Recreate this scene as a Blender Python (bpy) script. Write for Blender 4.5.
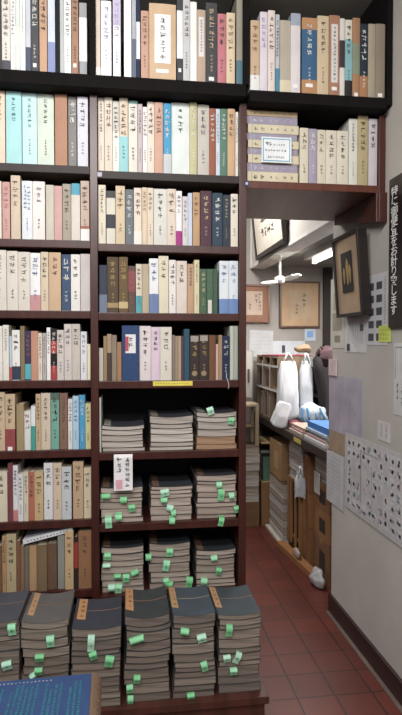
import bpy, bmesh, math, random
from mathutils import Vector, Matrix
for o in list(bpy.data.objects): bpy.data.objects.remove(o)
S = bpy.context.scene
COL = S.collection
# ------------------------------------------------------------------ camera
W_PX, H_PX, F_PX = 402.0, 715.0, 560.0
EYE = Vector((0, 0, 1.5)); YAW, PITCH = math.radians(7.7), math.radians(-1.43)
cd = bpy.data.cameras.new('camera'); cam = bpy.data.objects.new('camera', cd); COL.objects.link(cam)
cam.location = EYE; cam.rotation_euler = (math.pi/2 + PITCH, 0, -YAW)
cd.sensor_fit = 'VERTICAL'; cd.sensor_height = 36.0; cd.lens = 36.0*F_PX/H_PX; cd.clip_start = .05
S.camera = cam
# ------------------------------------------------------------------ world, lamps, exposure
wd = bpy.data.worlds.new('world'); S.world = wd; wd.use_nodes = True
_n = wd.node_tree.nodes; _l = wd.node_tree.links      # the rest of the shop behind the camera: bright upper half, dark floor half
_tc = _n.new('ShaderNodeTexCoord'); _sp = _n.new('ShaderNodeSeparateXYZ'); _rp = _n.new('ShaderNodeMapRange')
_rp.inputs['From Min'].default_value = -.25; _rp.inputs['From Max'].default_value = .35; _rp.inputs['To Min'].default_value = .05; _rp.inputs['To Max'].default_value = .40
_l.new(_tc.outputs['Generated'], _sp.inputs[0]); _l.new(_sp.outputs['Z'], _rp.inputs['Value']); _l.new(_rp.outputs[0], _n['Background'].inputs[1])
_n['Background'].inputs[0].default_value = (.96, .98, 1, 1)
def area(name, loc, target, sx, sy, power, col=(1, .985, .965)):
    l = bpy.data.lights.new(name, 'AREA'); l.shape = 'RECTANGLE'; l.size = sx; l.size_y = sy; l.energy = power; l.color = col
    o = bpy.data.objects.new(name, l); COL.objects.link(o); o.location = loc
    o.rotation_euler = (Vector(target)-Vector(loc)).to_track_quat('-Z', 'Y').to_euler(); return o
area('shop_tube_light', (-.4, .55, 2.95), (-.2, 2.2, 1.3), 1.3, .25, 44)
area('shop_tube_light_rear', (.2, -.8, 2.9), (.3, 1.6, 0.6), 1.3, .3, 34)
area('alcove_tube_light', (1.62, 3.9, 2.1), (1.5, 4.0, 0), .12, .8, 31, (1, .98, .96))
area('back_room_light', (.6, 4.0, 2.9), (.8, 4.1, 0), .7, .3, 33, (1, .97, .94))
S.view_settings.view_transform = 'Standard'; S.view_settings.look = 'None'
S.view_settings.gamma = 1; S.view_settings.use_curve_mapping = False
S.view_settings.exposure = .0
# ------------------------------------------------------------------ helpers
fw = Vector((math.sin(YAW)*math.cos(PITCH), math.cos(YAW)*math.cos(PITCH), math.sin(PITCH)))
rt = Vector((math.cos(YAW), -math.sin(YAW), 0)); up = rt.cross(fw)
def ray(x, y): return fw + rt*((x-W_PX/2)/F_PX) - up*((y-H_PX/2)/F_PX)
def at_y(x, y, Y): d = ray(x, y); return EYE + d*(Y/d.y)          # a photo point on the plane of a shelf front
def at_x(x, y, X): d = ray(x, y); return EYE + d*(X/d.x)          # ... on the plane of the side wall
def at_z(x, y, Z): d = ray(x, y); return EYE + d*((Z-EYE.z)/d.z)  # ... on a level surface
R = random.Random(7)
def lin(h):
    h = h.lstrip('#'); v = [int(h[i:i+2], 16)/255 for i in (0, 2, 4)]
    return tuple(c/12.92 if c <= .04045 else ((c+.055)/1.055)**2.4 for c in v) + (1,)
MATS = {}
def mat(hx, kind='paper', rough=None):
    k = (hx, kind)
    if k in MATS: return MATS[k]
    m = bpy.data.materials.new(kind + '_' + hx); m.use_nodes = True; MATS[k] = m
    nt = m.node_tree; b = nt.nodes['Principled BSDF']; N = nt.nodes.new; L = nt.links.new
    c = lin(hx)
    if kind in ('paper', 'cloth', 'pages'):
        y_ = .2126*c[0]+.7152*c[1]+.0722*c[2]; c = tuple(y_+(v-y_)*.84 for v in c[:3])+(1,)
    b.inputs['Base Color'].default_value = c
    rg = {'paper': .7, 'cloth': .85, 'gloss': .25, 'wood': .38, 'pages': .9, 'wall': .85, 'metal': .35, 'glow': .5, 'plastic': .3, 'tile': .45, 'card': .85, 'slip': .6, 'film': .18, 'mottle': .6}[kind]
    b.inputs['Roughness'].default_value = rough or rg
    if kind in ('ink',): return m
    tc = N('ShaderNodeTexCoord'); mp = N('ShaderNodeMapping'); nz = N('ShaderNodeTexNoise'); mx = N('ShaderNodeMix'); mx.data_type = 'RGBA'
    L(tc.outputs['Object'], mp.inputs[0]); L(mp.outputs[0], nz.inputs['Vector'])
    sc, lo, hi, det = {'paper': ((14, 14, 8), .88, 1.06, 4), 'cloth': ((160, 160, 160), .8, 1.15, 3), 'gloss': ((6, 6, 6), .95, 1.03, 2), 'wood': ((30, 4, 2.2), .7, 1.25, 6),
      'pages': ((4, 4, 270), .5, 1.25, 3), 'wall': ((2.2, 2.2, 2.2), .86, 1.08, 8), 'metal': ((9, 9, 9), .95, 1.04, 2), 'glow': ((1, 1, 1), 1, 1, 1), 'plastic': ((18, 18, 9), .9, 1.05, 4),
      'tile': ((3, 3, 3), .7, 1.3, 6), 'card': ((9, 9, 20), .86, 1.08, 5), 'slip': ((60, 60, 60), .9, 1.05, 2), 'film': ((16, 16, 7), .9, 1.05, 4), 'mottle': ((9, 9, 9), .85, 1.25, 5)}[kind]
    mp.inputs['Scale'].default_value = sc; nz.inputs['Scale'].default_value = 1; nz.inputs['Detail'].default_value = det
    mr = N('ShaderNodeMapRange'); mr.inputs['From Min'].default_value = .3; mr.inputs['From Max'].default_value = .7
    L(nz.outputs['Fac'], mr.inputs['Value'])
    mx.inputs['A'].default_value = tuple(min(1, v*lo) for v in c[:3])+(1,); mx.inputs['B'].default_value = tuple(min(1, v*hi) for v in c[:3])+(1,)
    L(mr.outputs[0], mx.inputs['Factor']); L(mx.outputs['Result'], b.inputs['Base Color'])
    if kind in ('wall', 'tile', 'plastic', 'film'):
        bp = N('ShaderNodeBump'); bp.inputs['Strength'].default_value = .25; bp.inputs['Distance'].default_value = .01
        L(nz.outputs['Fac'], bp.inputs['Height']); L(bp.outputs[0], b.inputs['Normal'])
    if kind == 'glow':
        b.inputs['Emission Color'].default_value = c; b.inputs['Emission Strength'].default_value = 5
    if kind == 'metal': b.inputs['Metallic'].default_value = .6
    if kind == 'film':
        b.inputs['Transmission Weight'].default_value = .12; b.inputs['IOR'].default_value = 1.1
    return m
class MB:                                   # collects geometry; build() links it as one mesh object
    def __init__(s): s.v = []; s.f = []; s.mi = []; s.cur = 0
    def poly(s, pts, faces):
        n = len(s.v); s.v += [tuple(p) for p in pts]; s.f += [tuple(n+i for i in f) for f in faces]; s.mi += [s.cur]*len(faces); return s
    def box(s, x0, x1, y0, y1, z0, z1, M=None):
        p = [Vector((x, y, z)) for z in (z0, z1) for y in (y0, y1) for x in (x0, x1)]
        if M: p = [M @ q for q in p]
        return s.poly(p, [(0, 2, 3, 1), (4, 5, 7, 6), (0, 1, 5, 4), (2, 6, 7, 3), (0, 4, 6, 2), (1, 3, 7, 5)])
    def prism(s, prof, z0, z1, M=None):       # profile in XY (ccw) pulled along Z
        n = len(prof); p = [Vector((x, y, z0)) for x, y in prof] + [Vector((x, y, z1)) for x, y in prof]
        if M: p = [M @ q for q in p]
        return s.poly(p, [tuple(range(n))[::-1], tuple(range(n, 2*n))] + [(i, (i+1) % n, n+(i+1) % n, n+i) for i in range(n)])
    def tube(s, pts, r, n=8, cap=True):
        pts = [Vector(p) for p in pts]; rs = r if isinstance(r, (list, tuple)) else [r]*len(pts); vs = []; fs = []
        for i, p in enumerate(pts):
            t = (pts[min(i+1, len(pts)-1)]-pts[max(i-1, 0)]).normalized(); a = t.orthogonal().normalized()
            if abs(t.z) < .95: a = t.cross(Vector((0, 0, 1))).normalized()
            b = t.cross(a)
            vs += [p+(a*math.cos(2*math.pi*k/n)+b*math.sin(2*math.pi*k/n))*rs[i] for k in range(n)]
        for i in range(len(pts)-1):
            fs += [(i*n+k, i*n+(k+1) % n, (i+1)*n+(k+1) % n, (i+1)*n+k) for k in range(n)]
        if cap: fs += [tuple(range(n))[::-1], tuple(range((len(pts)-1)*n, len(pts)*n))]
        return s.poly(vs, fs)
    def build(s, name, m, parent=None, bevel=0, smooth=False):
        me = bpy.data.meshes.new(name); me.from_pydata(s.v, [], s.f)
        for k in (m if isinstance(m, list) else [m]): me.materials.append(k)
        if isinstance(m, list): me.polygons.foreach_set('material_index', s.mi)
        bm = bmesh.new(); bm.from_mesh(me); bmesh.ops.recalc_face_normals(bm, faces=bm.faces)
        if bevel: bmesh.ops.bevel(bm, geom=list(bm.edges), offset=bevel, segments=2, affect='EDGES', profile=.6)
        bm.to_mesh(me); bm.free()
        if smooth: me.polygons.foreach_set('use_smooth', [True]*len(me.polygons))
        o = bpy.data.objects.new(name, me); COL.objects.link(o)
        if parent: o.parent = parent
        return o
def tag(o, label=None, cat=None, group=None, kind=None):
    for k, v in (('label', label), ('category', cat), ('group', group), ('kind', kind)):
        if v: o[k] = v
    return o
def empty(name, loc, label, cat, group=None, rz=0, M=None):
    o = bpy.data.objects.new(name, None); COL.objects.link(o); o.empty_display_size = .05
    if M is not None: o.matrix_world = M
    else: o.location = loc; o.rotation_euler.z = rz
    return tag(o, label, cat, group)
def struct(name, mb, m, bevel=0): return tag(mb.build(name, m, None, bevel), kind='structure')
def basis(O, U, V):                         # local x right, local y INTO the surface, local z up the sheet
    U = Vector(U).normalized(); V = Vector(V).normalized(); N = U.cross(V)
    M = Matrix((U, -N, V)).transposed().to_4x4(); M.translation = Vector(O); return M
def wall_basis(y, z, lean=0, X=1.137):      # sheet on the right wall seen from the aisle, origin at its lower far corner
    return basis((X, y, z), (0, -1, 0), (-math.sin(lean), 0, math.cos(lean)))
def glyphs(mb, x, z, s, rng, y=0.0, t=.0004, rot=0):     # one brush-like character of size s centred at x,z
    for k in range(rng.randint(4, 6)):
        q = rng.random(); cx, cz = x+rng.uniform(-.3, .3)*s, z+rng.uniform(-.36, .36)*s
        if q < .5: w, h = rng.uniform(.45, .95)*s, .075*s; cx = x+rng.uniform(-.1, .1)*s
        elif q < .85: w, h = .085*s, rng.uniform(.4, .95)*s; cz = z
        else: w, h = .3*s, .1*s
        a = rng.uniform(-.25, .25) if q < .85 else rng.uniform(-.9, .9)
        M = Matrix.Translation((cx, y, cz)) @ Matrix.Rotation(a, 4, 'Y')
        mb.box(-w/2, w/2, -t, 0, -h/2, h/2, M)
def column(mb, x, ztop, zbot, s, rng, yf=lambda x: 0.0, gap=1.12):
    z = ztop-s/2
    while z-s/2 >= zbot-1e-6: glyphs(mb, x, z, s, rng, yf(x)); z -= s*gap
def text_mesh(name, body, size, M, m, parent=None, vertical=False, gap=1.0, extrude=.0006, bold=0):
    mb = MB()
    rows = list(body) if vertical else body.split('\n')
    for i, ln in enumerate(rows):
        c = bpy.data.curves.new('lettering', 'FONT'); c.body = ln; c.size = size; c.offset = bold; c.align_x = 'CENTER'; c.align_y = 'CENTER'
        o = bpy.data.objects.new('lettering', c); COL.objects.link(o); bpy.context.view_layer.update()
        me = o.to_mesh()
        for p in me.polygons:
            vs = [me.vertices[k].co for k in p.vertices]
            mb.poly([M @ Vector((v.x, -extrude, v.y-i*size*gap)) for v in vs], [tuple(range(len(vs)))])
        o.to_mesh_clear(); bpy.data.objects.remove(o)
    return mb.build(name, m, parent)
ORD = ['', 'first', 'second', 'third', 'fourth', 'fifth', 'sixth', 'seventh', 'eighth', 'ninth', 'tenth', 'eleventh', 'twelfth', 'thirteenth', 'fourteenth', 'fifteenth', 'sixteenth', 'seventeenth', 'eighteenth', 'nineteenth', 'twentieth']
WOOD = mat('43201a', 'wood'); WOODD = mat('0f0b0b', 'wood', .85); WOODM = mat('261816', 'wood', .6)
WOODD.node_tree.nodes['Principled BSDF'].inputs['Specular IOR Level'].default_value = .2; BLK = mat('130e0d', 'wood', .8); INK = mat('1c1b1d', 'gloss', .6)  # BLK back panels: shade of the deep recesses is put into the colour
# ------------------------------------------------------------------ room shell
WX = 1.137; WEND = 2.972; SOF = 2.20; BACK = 5.0
def tile_mat():
    m = bpy.data.materials.new('floor_tile'); m.use_nodes = True; nt = m.node_tree; b = nt.nodes['Principled BSDF']; N = nt.nodes.new; L = nt.links.new
    tc = N('ShaderNodeTexCoord'); mp = N('ShaderNodeMapping'); mp.inputs['Location'].default_value = (-.716, -2.42, 0)
    br = N('ShaderNodeTexBrick'); br.offset = 0; br.squash = 1
    br.inputs['Scale'].default_value = 1; br.inputs['Brick Width'].default_value = .166; br.inputs['Row Height'].default_value = .166
    br.inputs['Mortar Size'].default_value = .0045; br.inputs['Mortar Smooth'].default_value = .3; br.inputs['Bias'].default_value = 0
    br.inputs['Color1'].default_value = lin('5c2d26'); br.inputs['Color2'].default_value = lin('683228'); br.inputs['Mortar'].default_value = lin('38241f')
    nz = N('ShaderNodeTexNoise'); nz.inputs['Scale'].default_value = 5; nz.inputs['Detail'].default_value = 7
    mx = N('ShaderNodeMix'); mx.data_type = 'RGBA'; mx.blend_type = 'MULTIPLY'; mx.inputs['Factor'].default_value = .55
    mr = N('ShaderNodeMapRange'); mr.inputs['To Min'].default_value = .45; mr.inputs['To Max'].default_value = 1.35
    L(tc.outputs['Object'], mp.inputs[0]); L(mp.outputs[0], br.inputs['Vector']); L(tc.outputs['Object'], nz.inputs['Vector'])
    L(nz.outputs['Fac'], mr.inputs['Value']); L(br.outputs['Color'], mx.inputs['A']); L(mr.outputs[0], mx.inputs['B']); L(mx.outputs['Result'], b.inputs['Base Color'])
    b.inputs['Roughness'].default_value = .42
    bp = N('ShaderNodeBump'); bp.inputs['Strength'].default_value = .4; bp.inputs['Distance'].default_value = .003; bp.invert = True
    L(br.outputs['Fac'], bp.inputs['Height']); L(bp.outputs[0], b.inputs['Normal']); return m
struct('floor', MB().box(-2.2, 2.8, -1.6, BACK, -.06, 0), tile_mat())
PLAST = mat('c2bdb6', 'wall')
struct('wall_right', MB().box(WX, WX+.12, -1.6, WEND, 0, 3.05), PLAST)
struct('wall_right_upper', MB().box(WX, WX+.12, WEND, BACK, SOF, 3.05), PLAST)
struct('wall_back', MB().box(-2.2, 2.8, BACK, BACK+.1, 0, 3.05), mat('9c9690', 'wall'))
struct('wall_alcove_right', MB().box(2.6, 2.7, WEND, BACK, 0, 3.05), PLAST)
struct('wall_alcove_front', MB().box(WX+.12, 2.6, WEND-.1, WEND, 0, 3.05), PLAST)
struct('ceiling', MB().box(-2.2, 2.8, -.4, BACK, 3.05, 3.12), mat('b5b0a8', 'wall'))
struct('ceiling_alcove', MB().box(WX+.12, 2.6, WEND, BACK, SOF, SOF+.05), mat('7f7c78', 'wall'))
struct('trim_1', MB().box(WX-.008, WX+.13, WEND, BACK, SOF-.022, SOF), mat('d8d4cc', 'paper'), .002)
struct('trim_2', MB().box(WX-.014, WX, BACK-.03, BACK, SOF-.02, 3.05), mat('c9c5bd', 'paper'))
struct('trim_3', MB().box(-.8, .62, BACK-.05, BACK, 2.35, 2.7), mat('4b403a', 'wood'))
struct('baseboard_right', MB().box(WX-.014, WX+.134, -1.6, WEND+.014, 0, .102), mat('34211f', 'wood'), .003)
struct('trim_4', MB().box(WX-.034, WX-.014, -1.6, WEND, 0, .006), mat('6b5a54', 'tile'))
# ------------------------------------------------------------------ bookcase
ZL = {1: 2.569, 2: 2.226, 3: 1.923, 4: 1.635, 5: 1.349, 6: 1.061, 7: .769, 8: .474}
ZM = {1: 2.569, 2: 2.211, 3: 1.913, 4: 1.628, 5: 1.344, 6: 1.045, 7: .744, 8: .440}
ZR = {1: 2.548, 2: 2.193}
YF, YB = 2.35, 2.66
UL, UM, UR = -.62, -.126, .498
bc = empty('bookcase', (0, YF, 0), 'tall dark brown wooden bookcase with two bays along the aisle', 'bookcase')
def wpart(name, b, parent=bc, m=WOOD, bevel=.002):
    mb = MB(); mb.box(b[0], b[1], b[2]-parent.location.y, b[3]-parent.location.y, b[4], b[5]); return mb.build(name, m, parent, bevel)
for x in (UL, UM, UR): wpart('upright', (x-.0155, x+.0155, YF, YB, 0, 2.517))
for (xa, xb, Z) in ((UL, UM, ZL), (UM, UR, ZM)):
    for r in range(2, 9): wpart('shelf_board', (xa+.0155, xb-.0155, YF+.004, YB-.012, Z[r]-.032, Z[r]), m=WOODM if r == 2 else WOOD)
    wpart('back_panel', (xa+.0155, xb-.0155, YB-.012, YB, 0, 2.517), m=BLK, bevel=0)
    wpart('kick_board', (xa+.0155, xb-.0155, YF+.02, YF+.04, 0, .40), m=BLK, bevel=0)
YU = 2.29
uc = empty('overhead_cupboard', (0, YU, 0), 'near-black upper bookcase section projecting over the bays below and the aisle', 'bookcase')
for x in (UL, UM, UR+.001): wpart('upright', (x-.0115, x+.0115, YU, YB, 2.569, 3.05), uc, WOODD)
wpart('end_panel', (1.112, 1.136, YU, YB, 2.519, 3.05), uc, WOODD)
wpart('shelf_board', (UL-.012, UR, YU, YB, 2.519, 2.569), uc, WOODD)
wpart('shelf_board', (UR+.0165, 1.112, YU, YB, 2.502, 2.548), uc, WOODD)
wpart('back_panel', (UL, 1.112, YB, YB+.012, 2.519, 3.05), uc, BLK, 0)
osf = empty('overhead_shelf', (0, YF, 0), 'dark brown overhead shelf bridging the aisle, holding the volumes lying flat', 'shelf')
wpart('shelf_board', (UR+.016, 1.107, YF, 2.92, ZR[2]-.032, ZR[2]), osf, mat('5c2e20', 'wood'))  # lighter wood: aisle light on the underside is put into the colour
wpart('end_panel', (1.107, 1.136, YF, 2.92, ZR[2]-.032, 2.5), osf)
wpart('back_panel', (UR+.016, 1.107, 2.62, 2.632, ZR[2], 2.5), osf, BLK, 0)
br = MB()
br.poly([(x, y, z) for x in (1.098, 1.136) for (y, z) in ((2.33, 2.03), (2.33, 2.16), (2.86, 2.16), (2.86, 2.125))], [(0, 1, 2, 3), (7, 6, 5, 4), (0, 4, 5, 1), (1, 5, 6, 2), (2, 6, 7, 3), (3, 7, 4, 0)])
br.box(1.085, 1.098, 2.33, 2.345, 2.03, 2.16)
tag(br.build('shelf_bracket', WOOD, None, .003), 'dark wedge-shaped wooden bracket on the wall carrying the overhead shelf', 'bracket')
pl = empty('plinth', (0, 2.0, 0), 'low dark wooden plinth carrying the front row of magazine stacks', 'plinth')
for nm, b in (('top_board', (-.6, .524, 1.99, 2.345, .165, .193)), ('front_board', (-.59, .51, 2.0, 2.02, 0, .165)), ('end_board', (.49, .51, 2.021, 2.34, 0, .165))):
    wpart(nm, b, pl, mat('4f2d26', 'wood'))
# ------------------------------------------------------------------ books
# x0 x1 ytop hex colour-word ink [B wrap band a-b:hex:word] [L paper label a-b:hex:word] [S a  small sticker] [G glyph scale] [E number of glyph columns]
ROWS = {
'L1': '''-5 1.5 -6 4a4644 dark-grey n
1.8 10 -6 d9d4ca off-white k B.87-1:4a4b55:slate
10.5 15.4 -4 efeeea white k
15.6 20 -4 d4dfd8 pale-green n B.4-.66:eee8d2:cream
20.2 25.3 -4 f2f1ee white k G.4
25.6 30.6 -3 c6cad2 silver-grey n B.66-1:4a526b:blue-grey
31 38.6 -6 4d4f55 charcoal w S.9 G1.2
39.4 47 -6 c79b78 tan k G1.1
47.8 55 -6 cdd7ea pale-blue n B.6-.98:8794c4:periwinkle
55.6 59.8 -6 14151c black n
60 64 -4 b9bdbd light-grey n
64.2 71 -4 f0f2f0 white k
71.5 78.3 -5 a87b5e brown k S.88
79.3 86.8 3 9da0a4 grey n B.2-.8:e6e8ea:white''',
'L2': '''-7 5 89 e9cdb4 peach k
6 21.6 89.5 a2dbdd aqua t G.75
22.4 37 90.5 bfe4e8 pale-aqua t G.75
37.4 54 92 d0ddcd pale-green e G.75
55 67.3 94 b58264 brown-leather n
68.3 76.6 97 85837f grey w G1.15
77.5 88 97 d8d6e2 lavender-white k''',
'L3': '''-6 1.6 181 e4d9c8 cream k
2.4 10 182 cf9d97 pink r
11 20.5 175.5 d3bfa6 beige o
22 32.6 181 dde2e8 bluish-white b E2
33 45 181.5 ece0db pinkish-white k
46 54 185 c8c1ae ivory n
54.3 62.3 186 d1a29d rose-pink n
62.7 71 184 a89d8b greige k
71.5 80 183.5 4da5c0 turquoise n B.2-.99:d8cfc4:cream
80.7 89.3 181 c7ae9b brownish-cream k B.75-.8:b06a52:rust B.8-1:e9e8e6:white''',
'L4': '''-8 6.6 250 d8d0c4 ivory k
7 18 251 dad2c5 ivory k
18.2 30 252 d8d0c3 ivory k
30.3 40.5 253 e9e8e8 white b B.73-1:c98f90:pink
40.9 48.6 252 d6c2a4 pale-tan k
49 61 252.5 cdab86 tan o
61.8 70.6 254.5 3d5575 navy w G1.15
71 80.2 254.5 e5e1db off-white k
80.6 90.6 254 c9c0bd lilac-grey n''',
'L5': '''-4 2.5 326 dfdbd2 off-white n
3 9 325 dedad0 off-white k G.6
9.6 12 336 b9ccd6 pale-blue n B.7-1:c04a4a:red
12.2 20 330 e8e6e2 white k B.72-.99:2b3a55:navy
20.5 24.8 326 87734f olive-brown n
25.2 31 331 3d3a5c indigo r B.67-.98:3fb0bd:turquoise
31.2 38 331 c78c71 terracotta n
38.2 42.4 333 ddd2bd cream k
42.7 46.4 333 b5aeae grey r
46.8 50.6 327.5 eeece8 white k
51 56.8 328.5 1f1b1c black w B.24-.48:b53a38:red B.72-1:b03538:crimson
57.2 64 330 cec5be pinkish-grey k
64.3 71.9 324 cfc5bf pinkish-grey k
72.1 80.2 324 c7bdb2 beige-grey k
80.7 87 331.5 dddce2 lavender-white k
87.4 91.8 344 e4ddb4 pale-yellow n''',
'L6': '''-4 5 392 c8ae8c tan k
5.3 15.2 394 c9ad88 tan k B.62-1:9a4340:red S.96
16.6 24 404 a18a61 olive-tan n
24.2 31 411 dcdbd7 white r
31.2 35.6 406 dfe2e2 white n B.45-1:2a9a8e:teal
35.9 40.8 394 c2a57e tan k
41.1 50.6 393 d0bfa6 cream k G.7
51 59.2 393 69a896 sea-green k B0-.12:4a6a5e:dark-green
59.7 67.7 393 86604e brown k G.6
68.2 72.6 399 dbdad9 white k
72.8 78.9 396 a7c9e0 pale-blue b
79.3 85.2 395 2f9acd bright-blue w
85.5 92.4 403.5 cdc388 khaki-yellow k''',
'L7': '''-5 7.6 472 d4c9ae cream k
8 12.8 463.5 773841 maroon n
13.1 18 465.5 dedce0 white k B.8-1:c97f7c:pink
18.2 23.4 474 dad9da white k
23.6 28.5 472 d2c6ac cream k
28.7 34.6 472 b5664e terracotta k
34.6 43.4 471.5 c6a976 yellow-tan k
44 53 463 d8d9da pale-grey k
53.3 61.8 463 d3bba2 pinkish-beige k
62 71.6 467 c2c7cb bluish-grey k
73 83.5 461.5 c0a07c tan o
84 92.2 468 d4c1a0 cream k''',
'L8': '''-3 2 546 7b563a brown n
2.3 6.2 536 b7895a tan k
6.4 16.3 534 b5a379 khaki k
16.5 20.5 541 7c5236 brown n
20.7 24.4 546 8a6448 brown n
24.6 29 547 6f6a5a olive-grey n
29.4 36.9 546 b78d61 pale-tan n
37.1 47 545 7a6343 olive-brown n
47.2 57 543.5 6b4d37 dark-brown n
57.8 64.7 535 8d8c84 grey n
65 73.6 531 c8a676 cream-tan k
74.4 78 537 2a1c1c black n B.1-.6:a12c28:red
78.5 92.3 531 95653d brown k''',
'M1': '''93 100.4 -4 d8c5b5 pinkish-beige n B.88-1:eee6da:cream
101 111.4 1 f3f2f1 white l
113 120.6 -4 efedf2 white l B0-.36:c9bfdc:lilac
124 131.4 -3 f2f1ee white n
132 136 -1 aab2bc silver-grey n B.5-1:5e6a7c:slate
136.3 140 -3 2b3350 navy n B.3-.75:e2e4ea:white
141 148.8 11 c79a83 terracotta o
149.2 176 4 cdac86 tan k L.14-.78:efeeec:white S.88
177 182.8 0 44464c charcoal n B.13-.72:e5e5e7:white S.86
183.1 190 -1 c3c4c6 light-grey k
190.3 196.8 2 eeebe5 white n
197 205.6 10 b89d86 tan k L.1-.64:d9d8da:grey
206 217.2 3 45474a charcoal c S.93
217.6 226 14 c2707b rose k
226.4 235 13 d7bf9b beige k
236.5 246 -5 97907f grey-beige n B.72-1:4a7280:slate-blue''',
'M2': '''97 104.2 97 e3d6c3 cream k G.7
104.5 112.6 97.5 dfd1c0 pinkish-cream o
113 119.1 101 d2cfc6 grey-white k B.42-1:eae5dc:white
119.4 128 98 dfcbb2 pale-tan k B.52-1:8fcfd3:aqua
128.4 137.6 101 e0dccf ivory k B0-.04:7cb0aa:teal
138 142.5 104 c9b7ba mauve-grey k
142.8 147.2 107 ebe8e5 white k G1.2
147.3 154.4 102 e4d6c6 cream k
154.6 163 102.5 d3a28b salmon k
163.5 171.2 103.5 2b9ccb bright-blue w B.72-1:c4cacd:grey
171.4 189.4 103 dce3e0 pale-grey k
189.6 197 100 c3be8a olive-yellow w
197.5 209.2 105 c4beb4 stone-grey k
209.5 215.6 108.5 9b5638 rust w
215.8 220 109 ccd6e5 pale-blue b
220.2 227.2 109 4f7d6b green w G.8
227.6 235 109 cda57a tan k
235.5 239.5 112 e9e2d8 off-white k''',
'M3': '''97 105.8 185 dfd5bf cream o G.7
106.5 115.5 191 d8d2c2 ivory n B0-.13:4a4a4c:charcoal B.44-.7:3a3d45:black
115.8 125 186 d5be9b beige o
125.4 133.6 189.5 6a7378 slate-grey w
134 141.7 188 e4d4c1 cream o B.76-1:eae4dc:white
142 147.2 187.5 dcc6a9 beige o
147.4 153.4 188 dfceb6 cream o
153.6 167 189 d5d4cc pale-grey k
167.2 175.9 189 dccbb9 pinkish-cream o G1.1
176.1 182 191 ebe8ea white k B.73-1:ab2c86:magenta
182.5 188 196.5 d4ced0 lavender-grey k
188.2 192.3 193 c3cfe2 pale-blue n
192.9 199.8 192.5 c2986a tan o
200.4 211.6 191 583b48 plum c
212.4 222.6 193 33485a dark-blue w
223 230 195 36404e navy c G.6
230.8 238 194 e2d8c6 cream k''',
'M4': '''99.5 107 265 3b4454 navy-grey n B.62-1:6c7a92:steel-blue
107.2 118.4 257 594837 dark-brown g B.82-.91:a98a5c:gold
119 128 257 6f583a golden-brown g B.8-.92:c9b07a:gold
128.4 135.4 266 655148 brown r B.1-.55:8d4a4c:rose
136 142 264 d8cdb8 cream k B.65-1:46a5b0:turquoise
142.3 149 264 baa98b beige n
149.3 158.6 258.5 e6e8ea white b B.65-1:6a83b2:blue
158.8 168.6 256 ded4b6 pale-yellow k
169 176 260 e8e0dc pinkish-white k
176.4 187 261 ddcec2 pinkish-cream k
187.4 194 264 c19874 tan k G.6
194.3 199.4 260 d7cea2 straw-yellow k G.6
200 206.6 269 4b6a50 green c
206.9 213 269 4b6a51 green c L.7-1:dcd6d2:white
213.3 217.6 269 43604b green n
219.4 228.8 261 dde5ec pale-blue b B.72-1:6b8fc5:blue
229 238.2 261 dbe3eb pale-blue b B.72-1:6b8fc5:blue''',
'M5': '''98.6 103.4 348 bcb8ac off-white n
103.6 107 336 a07e58 tan n
107.2 111.8 334 a98f72 beige n B.4-1:4a382f:dark-brown
112 116.8 335 8f7f6a grey-brown n
117.2 121.6 342 a97a52 tan n
122 139.3 325.5 2a4675 blue k L.16-.5:e4e2e4:white
139.5 151 326 e0d4d4 pinkish-white k
151.2 160 327 dec6d6 pale-pink k G.8
160.2 171.8 327 dbd4c6 cream k
172.3 175 335 8a7c70 grey-brown n
175.2 178 336 a48a6a tan n
178.2 181.2 336 b39b7c beige n
181.4 183.8 336 5b3f58 plum n
184.2 189.5 329 2a5468 petrol-blue n
190 199 335 3b302f dark-brown g
199.3 209 334.5 3d3130 dark-brown g
209.3 215.5 335 774d2e rust-brown n
215.8 218.4 344 d9b3a8 pink n
218.6 222.2 335 a68665 tan n
222.4 229.6 336 20304f navy w
230 233.6 326 c4c6ba pale-grey n
233.8 238 326 a9b3a0 pale-green n''',
'R1': '''250.5 259.6 20.5 c4a681 tan o B.77-1:e0dedb:white
260 267.6 12 d5ccd6 lavender l
268 275 10.5 ddcdc5 pinkish-cream o
275.4 279.6 14.5 b7bcc4 grey k B.68-1:3b86a6:blue
280 290.8 20.5 b1a693 grey-beige n B.81-1:d6c9a8:cream
291 300.4 13.5 d7cfd1 lilac-grey n B0-.15:9aa4b6:blue-grey S.9
302 317 18 b78352 tan w B.15-.8:2a5d84:blue S.87
317.4 328.8 16 cbb490 beige k
329.2 339.9 15.5 a77554 brown k L.11-.83:d3d1ce:pale-grey S.9
340.1 344.8 18.5 d5d0cb off-white n B.28-.63:3b2b33:plum
345 352.2 20 d3ccbc cream k B.25-.78:79b0b6:aqua B.78-1:1f1b1e:black
352.5 360 18 a6764d brown n B.32-.7:7f8a72:olive-green S.95
360.2 367.9 24 1e2b3a black w B.7-1:a9764a:tan
368.2 375.4 24 a39881 grey-beige n
375.6 385 24 8c7d6a taupe n S.95''',
'R2': '''299.8 308.4 128 d6cdb4 ivory k
308.7 317 129 a39ab0 lilac w
317.3 325.4 130 d5ccb4 ivory k
326 336.5 130.5 d9d0bc cream k
336.8 348.2 131 d9d0bc cream k
348.6 357.4 119 d7d6cc white k G.5
357.8 368 112.5 b3a274 olive-tan k
368.5 381 119 c7bec4 lilac-grey k''',
}
BAY = {'L': "left bay's", 'M': "middle bay's", 'R': "aisle bay's"}
INKS = {'k': ('544d47', 'black'), 'w': ('e9e6e0', 'white'), 'b': ('7286a6', 'blue'), 't': ('3c7e84', 'teal'), 'e': ('31493f', 'dark green'), 'r': ('a4605c', 'red'),
        'o': ('6d4f3c', 'brown'), 'g': ('b79a63', 'gold'), 'c': ('cdb893', 'beige'), 'l': ('a79cc4', 'lilac')}
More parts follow.
